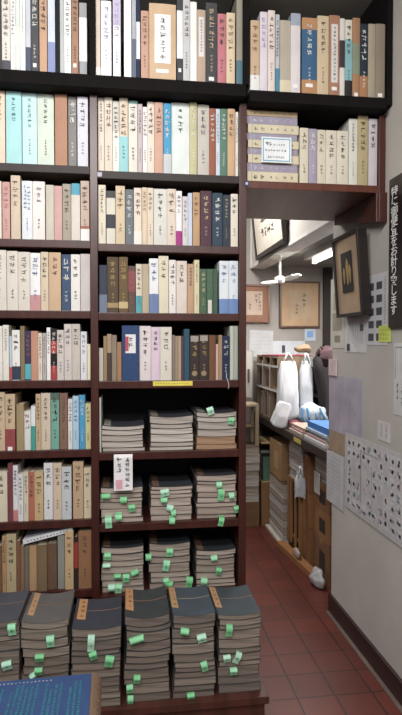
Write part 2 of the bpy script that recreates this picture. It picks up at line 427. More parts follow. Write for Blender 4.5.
def make_book(w, h, d, hx, ink, extras, rng, loc, flat=False):
    root = empty('book', loc, None, None)
    t = .0022 if w > .012 else .0012; bul = min(.0022, w*.06)
    n = 6
    yf = lambda x: -bul*(1-(2*x/w-1)**2) if 0 <= x <= w else 0
    arc = [(w*i/n, yf(w*i/n)) for i in range(n+1)]
    kind = 'cloth' if sum(lin(hx)[:3]) < .35 else 'paper'
    prof = arc + [(w, d), (w-t, d), (w-t, .004), (t, .004), (t, d), (0, d)]
    cov = MB().prism(prof, 0, h).build('cover', mat(hx, kind), root)
    MB().box(t, w-t, .0041, d-.004, .002, h-.003).build('pages', mat('cfc3a8', 'pages'), root)
    lab = None
    for e in extras:
        if e[0] == 'B':
            a, hb, _ = e[1:].split(':'); a0, a1 = map(float, a.split('-'))
            off = .0006; o = [(x + (-off if i == 0 else off if i == n else 0), y-off) for i, (x, y) in enumerate(arc)]
            pr = o + [(w+off, d*.9), (w+.0001, d*.9), (w+.0001, yf(w))] + [(x, y-.0001) for x, y in arc[::-1]] + [(-.0001, yf(0)), (-.0001, d*.9), (-off, d*.9)]
            MB().prism(pr, max(0.0003, h*(1-a1)), h*(1-a0)-.0002).build('wrap_band', mat(hb), root)
        elif e[0] == 'L':
            a, hb, _ = e[1:].split(':'); a0, a1 = map(float, a.split('-')); lab = (a0, a1)
            MB().prism([(x, yf(x)-.0007) for x in (w*.2, w*.4, w*.6, w*.8)] + [(x, yf(x)-.00005) for x in (w*.8, w*.6, w*.4, w*.2)], h*(1-a1), h*(1-a0)).build('paper_label', mat(hb), root)
        elif e[0] == 'S':
            a = float(e[1:]); s = MB(); s.box(w*.25, w*.72, -bul-.0012, -bul*.4, h*(1-a)-.009, h*(1-a)+.006); s.build('shelf_sticker', mat('eeebe6'), root)
    if ink != 'n':
        gs = 1.0; E = 1
        for e in extras:
            if e[0] == 'G': gs = float(e[1:])
            if e[0] == 'E': E = int(e[1:])
        mb = MB(); yy = lambda x: yf(x)-(.0009 if extras else .0004)
        s = min(.024, w*.7/E)*gs
        if lab: top, bot = h*(1-lab[0])-.01, h*(1-lab[1])+.008; s = min(.026, w*.3)*gs
        else: top, bot = h*.93, h*rng.uniform(.42, .55)
        for k in range(E):
            x = w*(k+1)/(E+1) if E > 1 else w/2
            column(mb, x, top - (.0 if k == 0 else .004), bot, s, rng, yy, 1.15)
        if not lab and rng.random() < .75: column(mb, w/2, h*.36, h*.14, s*.5, rng, yy, 1.2)
        if mb.v: mb.build('title_lettering', mat(INKS[ink][0], 'gloss', .6), root)
    return root
books = []
def row(key):
    bay, r = key[0], int(key[1]); Z = {'L': ZL, 'M': ZM, 'R': ZR}[bay][r]; Y = 2.306 if r == 1 else 2.366
    rng = random.Random(key); recs = []
    for ln in ROWS[key].split('\n'):
        p = ln.split(); x0, x1, yt = map(float, p[:3]); hx, word, ink, ex = p[3], p[4].replace('-', ' ') if 0 else p[4], p[5], p[6:]
        yy = Y + rng.uniform(-.004, .01)
        ym = 343
        xa, xb = at_y(x0, ym, yy).x, at_y(x1, ym, yy).x; xm = (xa+xb)/2
        # the photographed edges are at mid-height of the spine
        ybot = yt+50; a = at_y(x0, yt+30, yy); b = at_y(x1, yt+30, yy); w = b.x-a.x-.0006
        ztop = at_y((x0+x1)/2, yt, yy).z
        hw = .0115 if r == 1 else .0155
        lo = {'L': UL, 'M': UM, 'R': UR}[bay]+hw+.0022; hi = {'L': UM-hw, 'M': (UR+.001 if r == 1 else UR)-hw, 'R': 1.112 if r == 1 else 1.107}[bay]-.0022
        if a.x < lo: w -= lo-a.x; a.x = lo
        w = min(w, hi-a.x)
        ztop = min(ztop, {1: 3.045, 2: 2.499 if bay == 'R' else 2.5155}.get(r, 9)); h = max(.08, ztop-Z-.0005); dep = min(.262 if r > 1 else .3, max(.14, h*.68))
        rt_ = make_book(w, h, dep, hx, ink, ex, rng, (a.x, yy, Z+.0004))
        recs.append((rt_, word, ink, ex, x1-x0, h))
    place = '%s %s shelf' % (BAY[bay], 'top' if r == 1 else 'lowest' if r == 8 else ORD[r] if bay != 'R' else 'lower')
    looks = []
    for (o, word, ink, ex, wp, h) in recs:
        tail = ''
        bands = [e for e in ex if e[0] in 'BL']
        if bands: tail = ' with %s %s' % (bands[-1].split(':')[2].replace('-', ' '), 'band' if bands[-1][0] == 'B' else 'label')
        elif ink != 'n': tail = ' with %s title' % INKS[ink][1]
        size = 'thin ' if wp < 4.9 else 'thick ' if wp > 11.4 else ''
        looks.append(size + word.replace('-', ' ') + ' book' + tail)
    for i, (o, word, *_k) in enumerate(recs):
        lk = looks[i]; lab = None
        wl = recs[i-1][1].replace('-', ' ') if i else None; wr = recs[i+1][1].replace('-', ' ') if i+1 < len(recs) else None
        if looks.count(lk) == 1: lab = '%s on the %s' % (lk, place)
        else:
            nb = [(recs[j-1][1] if j else None, recs[j+1][1] if j+1 < len(recs) else None) for j in range(len(recs)) if looks[j] == lk]
            me_ = (recs[i-1][1] if i else None, recs[i+1][1] if i+1 < len(recs) else None)
            if wl and nb.count(me_) == 1 and wl != word and [q[0] for q in nb].count(me_[0]) == 1: lab = '%s right of the %s one, %s' % (lk, wl, place)
            elif wr and wr != word and [q[1] for q in nb].count(me_[1]) == 1: lab = '%s left of the %s one, %s' % (lk, wr, place)
            else: lab = '%s, %s from left on %s' % (lk, ORD[i+1], place)
        tag(o, lab, 'book', 'books on the ' + place)
    return recs
RECS = {k: row(k) for k in ROWS}
# extra pieces that belong to single books
def child_box(o, name, b, m, bevel=0): return MB().box(*b).build(name, m, o, bevel)
o = RECS['M5'][5][0]; w = RECS['M5'][5]
bw = at_y(139.3, 350, 2.366).x-at_y(122, 350, 2.366).x
child_box(o, 'red_stamp', (bw*.2, bw*.38, -.0042, -.0022, w[5]*.54, w[5]*.8), mat('c2475a'))
for k in (14, 15):
    o = RECS['M5'][k][0]; bw = at_y(199, 350, 2.366).x-at_y(190, 350, 2.366).x
    mb = MB(); mb.tube([(bw/2, -.0042, .028), (bw/2, -.001, .028)], .0115, 16); mb.build('gold_roundel', mat('9c8460', 'paper'), o)
    child_box(o, 'spine_cap', (.003, bw-.003, -.0034, -.0002, RECS['M5'][k][5]-.028, RECS['M5'][k][5]-.004), mat('a59a90'))
o = RECS['M5'][19][0]
mb = MB(); mb.tube([(.018, -.003, .03), (.015, -.012, .012), (.02, -.021, -.002), (.024, -.023, -.02), (.022, -.0235, -.036)], .0014, 6); mb.build('ribbon_marker', mat('d9d2c4', 'cloth'), o)
# booklet lying across the book tops, lowest shelf of the left bay
p0, p1 = at_y(23.5, 544.6, 2.368), at_y(73, 531.4, 2.368)
U = (p1-p0); L_ = U.length
M = basis(p0, U, Vector((-U.z, 0, U.x)))
o = empty('booklet', None, 'white booklet lying slanted across the book tops on the lowest left shelf', 'booklet', M=M)
mb = MB(); mb.box(0, L_, 0, .19, .0005, .003); mb.box(0, L_, 0, .19, .0155, .0175); mb.box(0, L_, 0, .003, .003, .0155); mb.build('cover', mat('d8d8de'), o)
MB().box(.003, L_-.003, .003, .187, .003, .0155).build('pages', mat('d6d2c8', 'pages'), o)
mb = MB(); rng = random.Random(3)
for k in range(13): glyphs(mb, .02+k*.0135, .009, .009, rng, -.0002)
mb.build('title_lettering', INK, o)
# volumes lying flat on the aisle bay's lower shelf
zz = [183, 172, 163.6, 155, 148.3, 140.4, 133.4, 124.4, 116.4, 108]
names = [('ivory', 'd3c7a6'), ('lilac', '9b92a6')]
zcur = ZR[2]+.0004; xa, xb = at_y(247.5, 150, 2.366).x, at_y(299, 150, 2.366).x
for k in range(9):
    ztop = min(2.498, at_y(273, zz[k+1], 2.366).z); th = ztop-zcur-.0004
    nm, hx = names[k % 2] if k != 8 else ('tan', 'b79f76')
    rng = random.Random(50+k); dx = rng.uniform(-.003, .003) - (.004 if k == 8 else 0)
    o = empty('slipcase_volume', (max(xa+dx, UR+.018), 2.366+rng.uniform(0, .006), zcur),
              '%s slipcased volume lying flat, %s of the aisle bay pile' % (nm, 'bottom' if k == 0 else 'topmost' if k == 8 else ORD[9-k]+' from the top'), 'book', 'slipcased volumes lying flat on the aisle bay shelf')
    L_ = xb-xa-.004
    mb = MB(); mb.box(0, L_, 0, .2, 0, .0022); mb.box(0, L_, 0, .2, th-.0022, th); mb.box(0, L_, 0, .003, .0022, th-.0022); mb.build('slipcase', mat(hx), o, .0004)
    MB().box(.002, L_-.002, .0035, .197, .0024, th-.0024).build('pages', mat('cfc3a8', 'pages'), o)
    mb = MB(); s = th*.45; ic = '4a4148' if k % 2 == 0 else 'd6d0d8'
    for x in (.035, .065): glyphs(mb, x, th/2, s*1.15, rng, -.0002)
    for x in (.105, .13, .165, .195): glyphs(mb, x, th/2, s*.7, rng, -.0002)
    mb.box(.018, .0192, -.0004, 0, .002, th-.002); mb.build('title_lettering', mat(ic, 'gloss', .6), o)
    zcur = ztop
# framed price card propped on that pile
p0, p1 = at_y(261.5, 162, 2.352), at_y(291.5, 138, 2.352); w, h = p1.x-p0.x, p1.z-p0.z
o = empty('price_card', (p0.x, 2.352, p0.z), 'white handwritten price card with blue border on the slipcased volumes', 'price card')
MB().box(0, w, 0, .002, 0, h).build('card', mat('e6eaec'), o)
mb = MB()
for b in ((.006, w-.006, .006, .0095), (.006, w-.006, h-.0095, h-.006), (.006, .0095, .0095, h-.0095), (w-.0095, w-.006, .0095, h-.0095)): mb.box(b[0], b[1], -.0008, 0, b[2], b[3])
mb.build('blue_border', mat('4d9cc4'), o)
mb = MB(); rng = random.Random(5)
for x in (.024, .038): glyphs(mb, x, h*.74, .019, rng)
for k in range(5): glyphs(mb, .056+k*.0105, h*.7, .009, rng)
for k in range(8): glyphs(mb, .02+k*.012, h*.48, .012, rng)
for k in range(7): glyphs(mb, .032+k*.011, h*.22, .011, rng)
mb.build('handwriting', mat('20262e', 'gloss', .6), o)
p = at_y(247, 183.5, 2.346); mb = MB(); mb.box(p.x-.011, p.x+.009, 2.3465, 2.3485, p.z-.012, p.z+.01)
o = tag(mb.build('shelf_sticker', mat('2c3d5e')), 'small dark blue square sticker at the corner of the overhead shelf', 'sticker')
child_box(o, 'pale_emblem', (p.x-.006, p.x+.004, 2.3455, 2.3464, p.z-.005, p.z+.005), mat('b9cfe4'))
p = at_y(99, 173.5, 2.35); mb = MB(); mb.box(p.x-.009, p.x+.012, 2.3505, 2.3535, p.z-.012, p.z+.006)
tag(mb.build('shelf_sticker', mat('b9b3c6')), "small lilac sticker on the board edge of the middle bay's second shelf", 'sticker')
# yellow shelf strip
p0, p1 = at_y(153, 386, 2.352), at_y(192.5, 381, 2.352)
o = empty('shelf_label', (p0.x, 2.3515, p0.z), "bright yellow printed strip on the board edge below the middle bay's fifth shelf", 'label')
w, h = p1.x-p0.x, p1.z-p0.z
MB().box(0, w, 0, .0022, 0, h).build('strip', mat('e8d51c'), o)
mb = MB(); rng = random.Random(9)
for k in range(13): glyphs(mb, .012+k*.0112, h/2, .008, rng)
mb.build('printed_text', mat('77752a', 'gloss', .6), o)
# white hanging slip of the middle bay
p0, p1 = at_y(114, 490, 2.352), at_y(132.5, 453.5, 2.352); w, h = p1.x-p0.x, p1.z-p0.z
o = empty('notice_slip', (p0.x, 2.344, p0.z), 'white handwritten slip with pink patch hanging before the middle bay magazines', 'notice')
pts = [(0, .012, h), (0, .0, h*.9), (0, .0, h*.5), (0, -.006, 0)]
mb = MB()
for i in range(3):
    a, b = pts[i], pts[i+1]
    mb.poly([(0, a[1], a[2]), (w, a[1], a[2]), (w, b[1], b[2]), (0, b[1], b[2]), (0, a[1]+.0008, a[2]), (w, a[1]+.0008, a[2]), (w, b[1]+.0008, b[2]), (0, b[1]+.0008, b[2])],
            [(0, 1, 2, 3), (4, 7, 6, 5), (0, 4, 5, 1), (3, 2, 6, 7), (0, 3, 7, 4), (1, 5, 6, 2)])
mb.build('sheet', mat('e9e7e8'), o)
mb = MB(); rng = random.Random(19)
column(mb, w*.72, h*.93, .012, .021, rng, lambda x: -.0064, 1.0); column(mb, w*.28, h*.93, h*.36, .022, rng, lambda x: -.0014, 1.0)
mb.build('handwriting', mat('3a3638', 'gloss', .6), o)
MB().box(w*.1, w*.45, -.0066, -.0055, .006, h*.3).build('pink_patch', mat('e8a6b4'), o)
# ------------------------------------------------------------------ magazines in stacks
STK = {}
def mag_shape(w, d, t, sag, nx=10, ny=3, inset=0.0, ybow=0.0):
    """closed slab with sagging section; returns verts, faces"""
    vs = []; fs = []
    for lay in (0, 1):
        for j in range(ny+1):
            for i in range(nx+1):
                u, v = i/nx, j/ny
                z = lay*(t) + sag*((2*u-1)**2)
                vs.append((inset+u*(w-2*inset), inset+v*(d-2*inset), z))
    n = (nx+1)*(ny+1); I = lambda l, i, j: l*n+j*(nx+1)+i
    for j in range(ny):
        for i in range(nx):
            fs += [(I(0, i, j), I(0, i, j+1), I(0, i+1, j+1), I(0, i+1, j)), (I(1, i, j), I(1, i+1, j), I(1, i+1, j+1), I(1, i, j+1))]
    for i in range(nx): fs += [(I(0, i, 0), I(0, i+1, 0), I(1, i+1, 0), I(1, i, 0)), (I(0, i, ny), I(1, i, ny), I(1, i+1, ny), I(0, i+1, ny))]
    for j in range(ny): fs += [(I(0, 0, j), I(1, 0, j), I(1, 0, j+1), I(0, 0, j+1)), (I(0, nx, j), I(0, nx, j+1), I(1, nx, j+1), I(1, nx, j))]
    return vs, fs
def sheet(mb, w, d, t, z, sag, i0=0.0):
    v, f = mag_shape(w, d, t, sag); mb.poly([(a, b, c+z) for a, b, c in v], f)
def stack(key, xl, xr, yt, n, z0, Yf, d, sagmax, pagehex, coverhex, where, rng, skew=0, top=None, kraft=0):
    a, b = at_y(xl, yt, Yf), at_y(xr, yt, Yf); 
    if key[0] != 'F': a.x = max(a.x, -.106 if key != 'A0' else -.1); b.x = min(b.x, .4775)
    w0 = b.x-a.x; H = a.z-z0
    cuts = [rng.uniform(.55, 1.5) for _ in range(n)]; s = sum(cuts); z = z0; out = []
    drift = 0
    for k in range(n):
        t = H*cuts[k]/s; last = k == n-1; f = (k+1)/n
        sag = 1.5*sagmax*(f**1.3)
        drift = .6*drift + rng.uniform(-.0042, .0042); drift = max(-.0045, min(.0045, drift)) if key[0] == 'F' or key[1] == '1' else max(-.0035, min(.0035, drift))
        w = w0*rng.uniform(.95, 1.0) if not last else w0*.99
        x = a.x+(w0-w)/2+drift*(0 if last else 1); y = Yf+rng.uniform(0, .006); tt = t-.0006
        lastk = kraft and k < kraft
        ph = 'b08a68' if lastk else rng.choice(pagehex); ch = 'a17c5a' if lastk else rng.choice(coverhex)
        if last and top: ch = top
        rank = n-k
        pos = 'topmost magazine' if rank == 1 else 'bottom magazine' if k == 0 else ORD[rank]+' magazine from the top'
        lk = {1: 'dark covered ' if not kraft else 'dark covered '}.get(rank, 'brown ' if lastk else '')
        o = empty('magazine', (x, y, z+.0002), '%s%s in the %s' % (lk, pos, where), 'magazine', 'magazines in the ' + where, 0)
        ct = min(.0011, tt*.08)
        mb = MB()
        sheet(mb, w, d, ct, 0, sag); sheet(mb, w, d, ct, tt-ct, sag)
        sx = w-.0018 if rng.random() < .6 else 0
        mb.box(sx, sx+.0018, 0, d, sag+ct, sag+tt-ct)
        mb.build('cover', mat(ch, 'paper'), o)
        pg = MB(); v, f_ = mag_shape(w-.004, d-.004, tt-2*ct-.0002, sag*.97)
        pg.poly([(p+.002, q+.0012, r+ct+.0001) for p, q, r in v], f_); pg.build('pages', mat(ph, 'pages'), o)
        z += t
        out.append((o, w, tt, sag, x, y))
    STK[key] = dict(x=a.x, w=w0, Y=Yf, z0=z0, H=H, where=where, items=out, d=d, sag=sagmax)
    return out
rng = random.Random(21)
PG_A = ['c4b8ae', 'cdc2b8', 'b8aca2']; PG_B = ['b6a396', 'ab988a', 'bfab9e']; PG_C = ['ad9c8e', 'a39284', 'b6a496']; PG_F = ['8f8072', '84766a', '998a7c', '7d7066']
CV = ['3b3d42', '5a5049', '3d3a38', '6a5f56', '544c46', '474440']
TOPC = '33363e'
for i, (xl, xr, yt, n, kr) in enumerate(((101.5, 144.5, 427, 5, 0), (149.5, 193.5, 417.5, 6, 0), (196.5, 239, 413.5, 6, 2))):
    stack('A%d' % i, xl, xr, yt, n, ZM[6], 2.372, .25, .005, PG_A, CV, "%s stack on the middle bay's sixth shelf" % ['left', 'centre', 'right'][i], rng, top=TOPC, kraft=kr)
for i, (xl, xr, yt, n) in enumerate(((98.8, 143, 489, 6), (151, 193, 487.5, 6), (196.5, 239.5, 476.5, 8))):
    stack('B%d' % i, xl, xr, yt, n, ZM[7], 2.372, .25, .003, PG_B, CV, "%s stack on the middle bay's seventh shelf" % ['left', 'centre', 'right'][i], rng, top=TOPC)
for i, (xl, xr, yt, n) in enumerate(((101, 143.8, 549.5, 7), (149, 190.5, 545.5, 7), (196, 238, 552, 7))):
    stack('C%d' % i, xl, xr, yt, n, ZM[8], 2.385, .25, .005, PG_C, CV, "%s stack on the middle bay's lowest shelf" % ['left', 'centre', 'right'][i], rng, top='2c3036')
FN = ['leftmost cropped', 'second', 'third', 'fourth', 'fifth', 'rightmost']
for i, (xl, xr, yt, n, tp) in enumerate(((-27, 18.5, 624, 10, '4c4e58'), (21, 69, 625, 11, '646160'), (71.5, 121.5, 631, 11, '3b3e4b'), (124.5, 170, 620.5, 11, '3c4043'), (173, 215.5, 617, 12, '46525c'), (218, 261, 617, 11, '414b52'))):
    stack('F%d' % i, xl, xr, yt, n, .1932, 2.02 + (0, .012, -.012, .004, 0, .01)[i], .24, (.005, .008, .005, .010, .006, .006)[i], PG_F, CV, '%s plinth stack%s' % (FN[i], ' from left' if 0 < i < 5 else ''), rng, top=tp)
def on_top(key, name, x0, x1, y0, y1, m, th=.0008, glyph=0):
    o, w, tt, sag, x, y = STK[key]['items'][-1]
    mb = MB(); nx = 8; z = lambda u: tt+sag*((2*u-1)**2)+.0003
    for i in range(nx):
        ua, ub = x0+(x1-x0)*i/nx, x0+(x1-x0)*(i+1)/nx; d = STK[key]['d']
        p = [(ua*w, y0*d), (ub*w, y0*d), (ub*w, y1*d), (ua*w, y1*d)]
        q = [z(ua), z(ub), z(ub), z(ua)]
        mb.poly([(a[0], a[1], b) for a, b in zip(p, q)] + [(a[0], a[1], b+th) for a, b in zip(p, q)], [(0, 3, 2, 1), (4, 5, 6, 7), (0, 1, 5, 4), (1, 2, 6, 5), (2, 3, 7, 6), (3, 0, 4, 7)])
    pt = mb.build(name, m, o)
    if glyph:
        g = MB(); d = STK[key]['d']; rg = random.Random(key)
        for k in range(glyph):
            yy = y1-(k+.7)/(glyph+.4)*(y1-y0)
            c = MB(); glyphs(c, 0, 0, w*(x1-x0)*.6, rg)
            um = (x0+x1)/2
            g.poly([(um*w+a, yy*d+c2, z(um)+th+.0006+b) for a, b, c2 in c.v], c.f)
        g.build('lettering', mat('5a4436', 'gloss', .6), pt)
for k, (x0, x1, y0, y1) in {'F1': (.07, .2, .22, .98), 'F2': (.06, .24, .3, .98), 'F3': (.02, .2, .22, .98), 'F4': (.0, .16, .24, .98), 'F5': (.0, .16, .24, .98)}.items():
    on_top(k, 'title_strip', x0, x1, y0, y1, mat('bf9262' if k in ('F1', 'F4', 'F5') else 'c98f58'), glyph=4)
for k in ('F0', 'F1', 'F2', 'F3', 'F4', 'F5'): on_top(k, 'cover_stripe', .2 if k != 'F0' else .02, .99, .57, .59, mat('8d6a55' if k != 'F4' else '9a8c7c'), .0005)
for k in ('A0', 'A1', 'B0', 'B1', 'B2', 'C0', 'C1', 'C2'): on_top(k, 'title_strip', .04, .2, .05, .8, mat({'A0': '9a948a', 'A1': '8a7c6a'}.get(k, '7b5a43')), glyph=2)
on_top('A2', 'title_strip', .05, .24, .1, .9, mat('8f8a86'))
# green paper slips caught between the magazines
SLIPS = {'A2': [(210.5, 411, 7, 8, .3), (231, 421, 6, 7, -.2)],
 'B0': [(106, 496.5, 9, 5, 0), (123.5, 500, 7, 6, 0), (132, 508.5, 7, 7, .1), (118.5, 517.5, 7, 6, 0), (108.5, 523, 7, 11, .05)],
 'B1': [(165, 493, 9, 7, .2), (164, 500.5, 7, 5, 0), (169.5, 508, 7, 6, -.4), (173.5, 513, 5, 6, 0), (172, 521, 6, 6, -.1)],
 'B2': [(219, 485, 6, 6, 0), (221, 495, 7, 12, -.1), (231.5, 496, 6, 6, .1), (237, 509.5, 6, 7, .2), (221, 522, 6, 9, -.2)],
 'C0': [(107.5, 557, 7, 7, 0), (106.5, 566, 8, 4, 0), (117.5, 576.5, 7, 4, 0), (126, 578.5, 7, 8, -.05), (135, 573, 8, 5, .4), (111.5, 588, 7, 6, 0), (118.5, 589, 7, 9, -.1)],
 'C1': [(148.5, 557.5, 6, 6, 0), (169.5, 553, 7, 8, -.1), (166, 566, 7, 11, -.2), (166, 581, 6, 5, .1), (168.5, 584, 8, 6, -.4), (189, 583, 7, 12, -.15)],
 'C2': [(214, 558.5, 7, 5, .1), (218.5, 571.5, 6, 7, -.2), (204, 581.5, 7, 6, -.1)],
 'F0': [(12, 630, 8, 11, .1), (7, 666, 10, 8, .2)],
 'F1': [(50.5, 642, 8, 11, .05), (39.5, 658.5, 9, 7, 0), (38.5, 672, 8, 7, 0), (33, 676, 6, 5, .6)],
 'F2': [(91, 644, 7, 17, -.05), (93.5, 656, 8, 8, .3), (109, 662, 9, 11, -.2)],
 'F3': [(137, 640, 15, 6, .25), (136.8, 680, 7, 8, -.1), (130, 689.5, 7, 8, .1), (130.5, 701, 6, 10, 0)],
 'F4': [(184.5, 632, 9, 6, -.2), (202, 639, 10, 8, .2), (204.5, 667, 7, 10, .2), (191, 697, 8, 7, .1)],
 'F5': [(229, 631, 7, 12, -.1), (227, 659, 8, 7, .1), (237, 658, 7, 12, -.45), (233.5, 672, 8, 7, 0)]}
srng = random.Random(77)
for key, lst in SLIPS.items():
    st = STK[key]; lst = sorted(lst, key=lambda q: q[1])
    for i, (cx, cy, wp, hp, tilt) in enumerate(lst):
        Y = st['Y']-.006; over = key[0] == 'B' and cy > 515; Y = 2.3465 if over else Y
        c = at_y(cx, cy, Y); sc = Y/F_PX*1.0; w, h = wp*sc*.95, hp*sc*.95
        tone = srng.choice(['8fdba4', 'a2e3b8', 'bbead0', '82d196']); crumple = hp < 6.5
        nn = 6; mb = MB(); pts = []
        for k in range(nn+1):
            s = k/nn
            bow = (-.006*math.sin(math.pi*s) - (.004*s if crumple else .002*math.sin(2*math.pi*s)))
            pts.append((bow, h/2-s*h))
        pts = [(.034 if over else .012, h/2-.0006), (.003, h/2+.0004)] + pts[0:]
        for k in range(len(pts)-1):
            (ya, za), (yb, zb) = pts[k], pts[k+1]; sk = .0
            wa = w/2*(1+(.12*srng.uniform(-1, 1) if crumple else 0)); wb_ = w/2
            mb.poly([(-wa, ya, za), (wa, ya, za), (wb_, yb, zb), (-wb_, yb, zb), (-wa, ya+.0005, za+.0003), (wa, ya+.0005, za+.0003), (wb_, yb+.0005, zb+.0003), (-wb_, yb+.0005, zb+.0003)],
                    [(0, 3, 2, 1), (4, 5, 6, 7), (0, 1, 5, 4), (1, 2, 6, 5), (2, 3, 7, 6), (3, 0, 4, 7)])
        rank = 'topmost' if i == 0 else 'lowest' if i == len(lst)-1 else ORD[i+1]+' from top'
        o = empty('paper_slip', c, 'green paper slip, %s in the %s' % (rank if len(lst) > 1 else 'only one', st['where']), 'paper slip', 'green slips in the magazine stacks')
        o.rotation_euler = (0, -tilt, 0)
        mb.build('slip', mat(tone, 'slip'), o)
        if not crumple:
            g = MB(); glyphs(g, 0, 0, min(w, h)*.4, srng, -.0078); g.build('stamp_mark', mat('3f9a58', 'slip'), o)
# thin pale pamphlet standing at the left of the middle bay's sixth shelf
p0, p1 = at_y(99.6, 451, 2.37), at_y(102, 398, 2.37)
o = empty('pamphlet', (p0.x, 2.37, ZM[6]+.0004), "thin white pamphlet standing upright at the middle bay's left upright beside grey magazines", 'pamphlet')
MB().box(0, .007, 0, .2, 0, p1.z-ZM[6]).build('cover', mat('c9c6bd'), o); MB().box(.0012, .0058, .0012, .199, .001, p1.z-ZM[6]+.0004).build('pages', mat('d8d2c4', 'pages'), o)
# ------------------------------------------------------------------ blue volume in the foreground, on a carton
zt = .50; bx1, by0, by1 = -.105, 1.36, 1.63
o = empty('cardboard_box', (-.5, 1.33, 0), 'brown cardboard carton on the floor under the big blue volume', 'box')
mb = MB(); mb.box(0, .40, 0, .34, 0, .4495); mb.build('carton', mat('9c7a56', 'card'), o, .003)
MB().box(.18, .23, -.001, .341, .45, .451).build('packing_tape', mat('b89a6c', 'gloss'), o)
o = empty('large_book', (-.497, 1.372, .452), 'large blue-covered volume with teal print lying flat in the foreground', 'book', rz=.02)
wb, db, hb = .40, .3, .062
mb = MB(); mb.box(0, wb, 0, db, 0, .004); mb.box(0, wb, 0, db, hb-.004, hb); mb.build('cover', mat('2f4f86', 'paper'), o, .001)
MB().box(.004, wb-.004, .004, db-.004, .004, hb-.004).build('pages', mat('8b7d70', 'pages'), o)
mb = MB(); n = 10; prof = []
for k in range(n+1):
    a = -math.pi/2+math.pi*k/n; prof.append((wb+.03*math.cos(a)+.0005, hb/2+(hb/2+.001)*math.sin(a)))
mb.poly([(x, -.002, z) for x, z in prof]+[(x, db+.002, z) for x, z in prof], [tuple(range(n+1)), tuple(range(n+1, 2*n+2))[::-1]]+[(i, n+1+i, n+2+i, i+1) for i in range(n)]+[(0, n, 2*n+1, n+1)])
sp = mb.build('spine', mat('7d604a', 'cloth'), o)
mb = MB(); rg = random.Random(14)
for k in range(9):
    c = MB(); glyphs(c, 0, 0, .02, rg); mb.poly([(wb+.0225+cz*.25, .03+k*.029+cx, hb*.86+.0045-cz*.5) for cx, cy, cz in c.v], c.f)
mb.build('spine_lettering', mat('b9a58c', 'gloss', .6), sp)
mb = MB(); rg = random.Random(15)
def flat(c, ox, oy, z): mb.poly([(ox+a, oy+b, z-y_) for a, y_, b in c.v], c.f)
for k in range(15):
    c = MB(); glyphs(c, 0, 0, .0075, rg); flat(c, .13+k*.011, db-.018, hb+.0003)
mb.build('pale_lettering', mat('cfd6d2', 'gloss', .6), o)
mb = MB()
for c_ in range(24):
    x = .06+c_*.0135
    if c_ in (8, 15, 20): continue
    top = db-.035-rg.choice([0, .01, .03]); y = top
    while y > .02+rg.choice([0, .0, .05]):
        c = MB(); glyphs(c, 0, 0, .0085, rg); flat(c, x, y, hb+.0003); y -= .0098
mb.build('teal_lettering', mat('3fa3a0', 'gloss', .6), o)
# ------------------------------------------------------------------ things on the right wall
def wall_sheet(name, label, cat, xf, xn, yt, yb, hx, lean=0, th=.0012, X=WX-.0016, group=None, part='sheet', kind='paper'):
    """sheet of paper on the right wall; xf/xn far and near edge, yt/yb top and bottom at the far edge"""
    a, b = at_x(xf, yb, X), at_x(xn, yb, X); top = at_x(xf, yt, X)
    w, h = a.y-b.y, top.z-a.z
    o = empty(name, None, label, cat, group, M=wall_basis(a.y, a.z, lean, X))
    MB().box(0, w, 0, th, 0, h).build(part, mat(hx, kind), o)
    return o, w, h
# framed picture
a, b, tp = at_x(337, 318, 1.088), at_x(363, 313, 1.088), at_x(333, 240, 1.066)
w, h = a.y-b.y, tp.z-a.z; lean = math.atan2(.03, h)
o = empty('framed_picture', None, 'dark framed gold-on-black picture leaning out from the right wall', 'picture', M=wall_basis(a.y, a.z, lean, 1.088))
mb = MB(); f = .017
for q in ((0, w, 0, f), (0, w, h-f, h), (0, f, f, h-f), (w-f, w, f, h-f)): mb.box(q[0], q[1], -.004, .044, q[2], q[3])
mb.build('frame', mat('221a18', 'wood'), o, .002)
MB().box(f, w-f, .006, .04, f, h-f).build('mat_board', mat('b89a78'), o)
pi = MB().box(w*.3, w*.7, .001, .0055, h*.3, h*.78).build('inner_panel', mat('1d1a1a'), o)
mb = MB()
for cx_, z0_, z1_, r_ in ((.40, .4, .6, .011), (.53, .38, .7, .015), (.62, .4, .62, .011)):
    prof_ = [(w*cx_+r_*math.cos(q)*(1+.25*math.sin(3*q)), h*((z0_+z1_)/2)+h*(z1_-z0_)/2*math.sin(q)) for q in [k*math.pi/8 for k in range(16)]]
    mb.poly([(x, .0, z) for x, z in prof_]+[(x, .0012, z) for x, z in prof_], [tuple(range(16))[::-1], tuple(range(16, 32))]+[(k, (k+1) % 16, 16+(k+1) % 16, 16+k) for k in range(16)])
mb.build('gold_figure', mat('a8863f', 'paper'), pi)
# dark vertical sign with white lettering
a, tp = at_x(391, 328, WX), at_x(391, 181, WX); b = at_x(405.5, 328, WX)
w, h = a.y-b.y, tp.z-a.z
o = empty('wall_sign', None, 'black vertical sign with white lettering at the right wall', 'sign', M=wall_basis(a.y, a.z, 0, WX-.014))
MB().box(0, w, 0, .0138, 0, h).build('board', mat('241c1e', 'gloss'), o, .004)
txt = '特に御便宜をお計り致します'; sz = h*.85/len(txt)
text_mesh('lettering', txt, sz*1.12, Matrix.Translation((w*.42, -.0012, h*.93-sz*.5)) @ Matrix.Diagonal((1.35, 1, 1, 1)), mat('efedeb'), o, vertical=True, gap=1/1.12, bold=.0006)
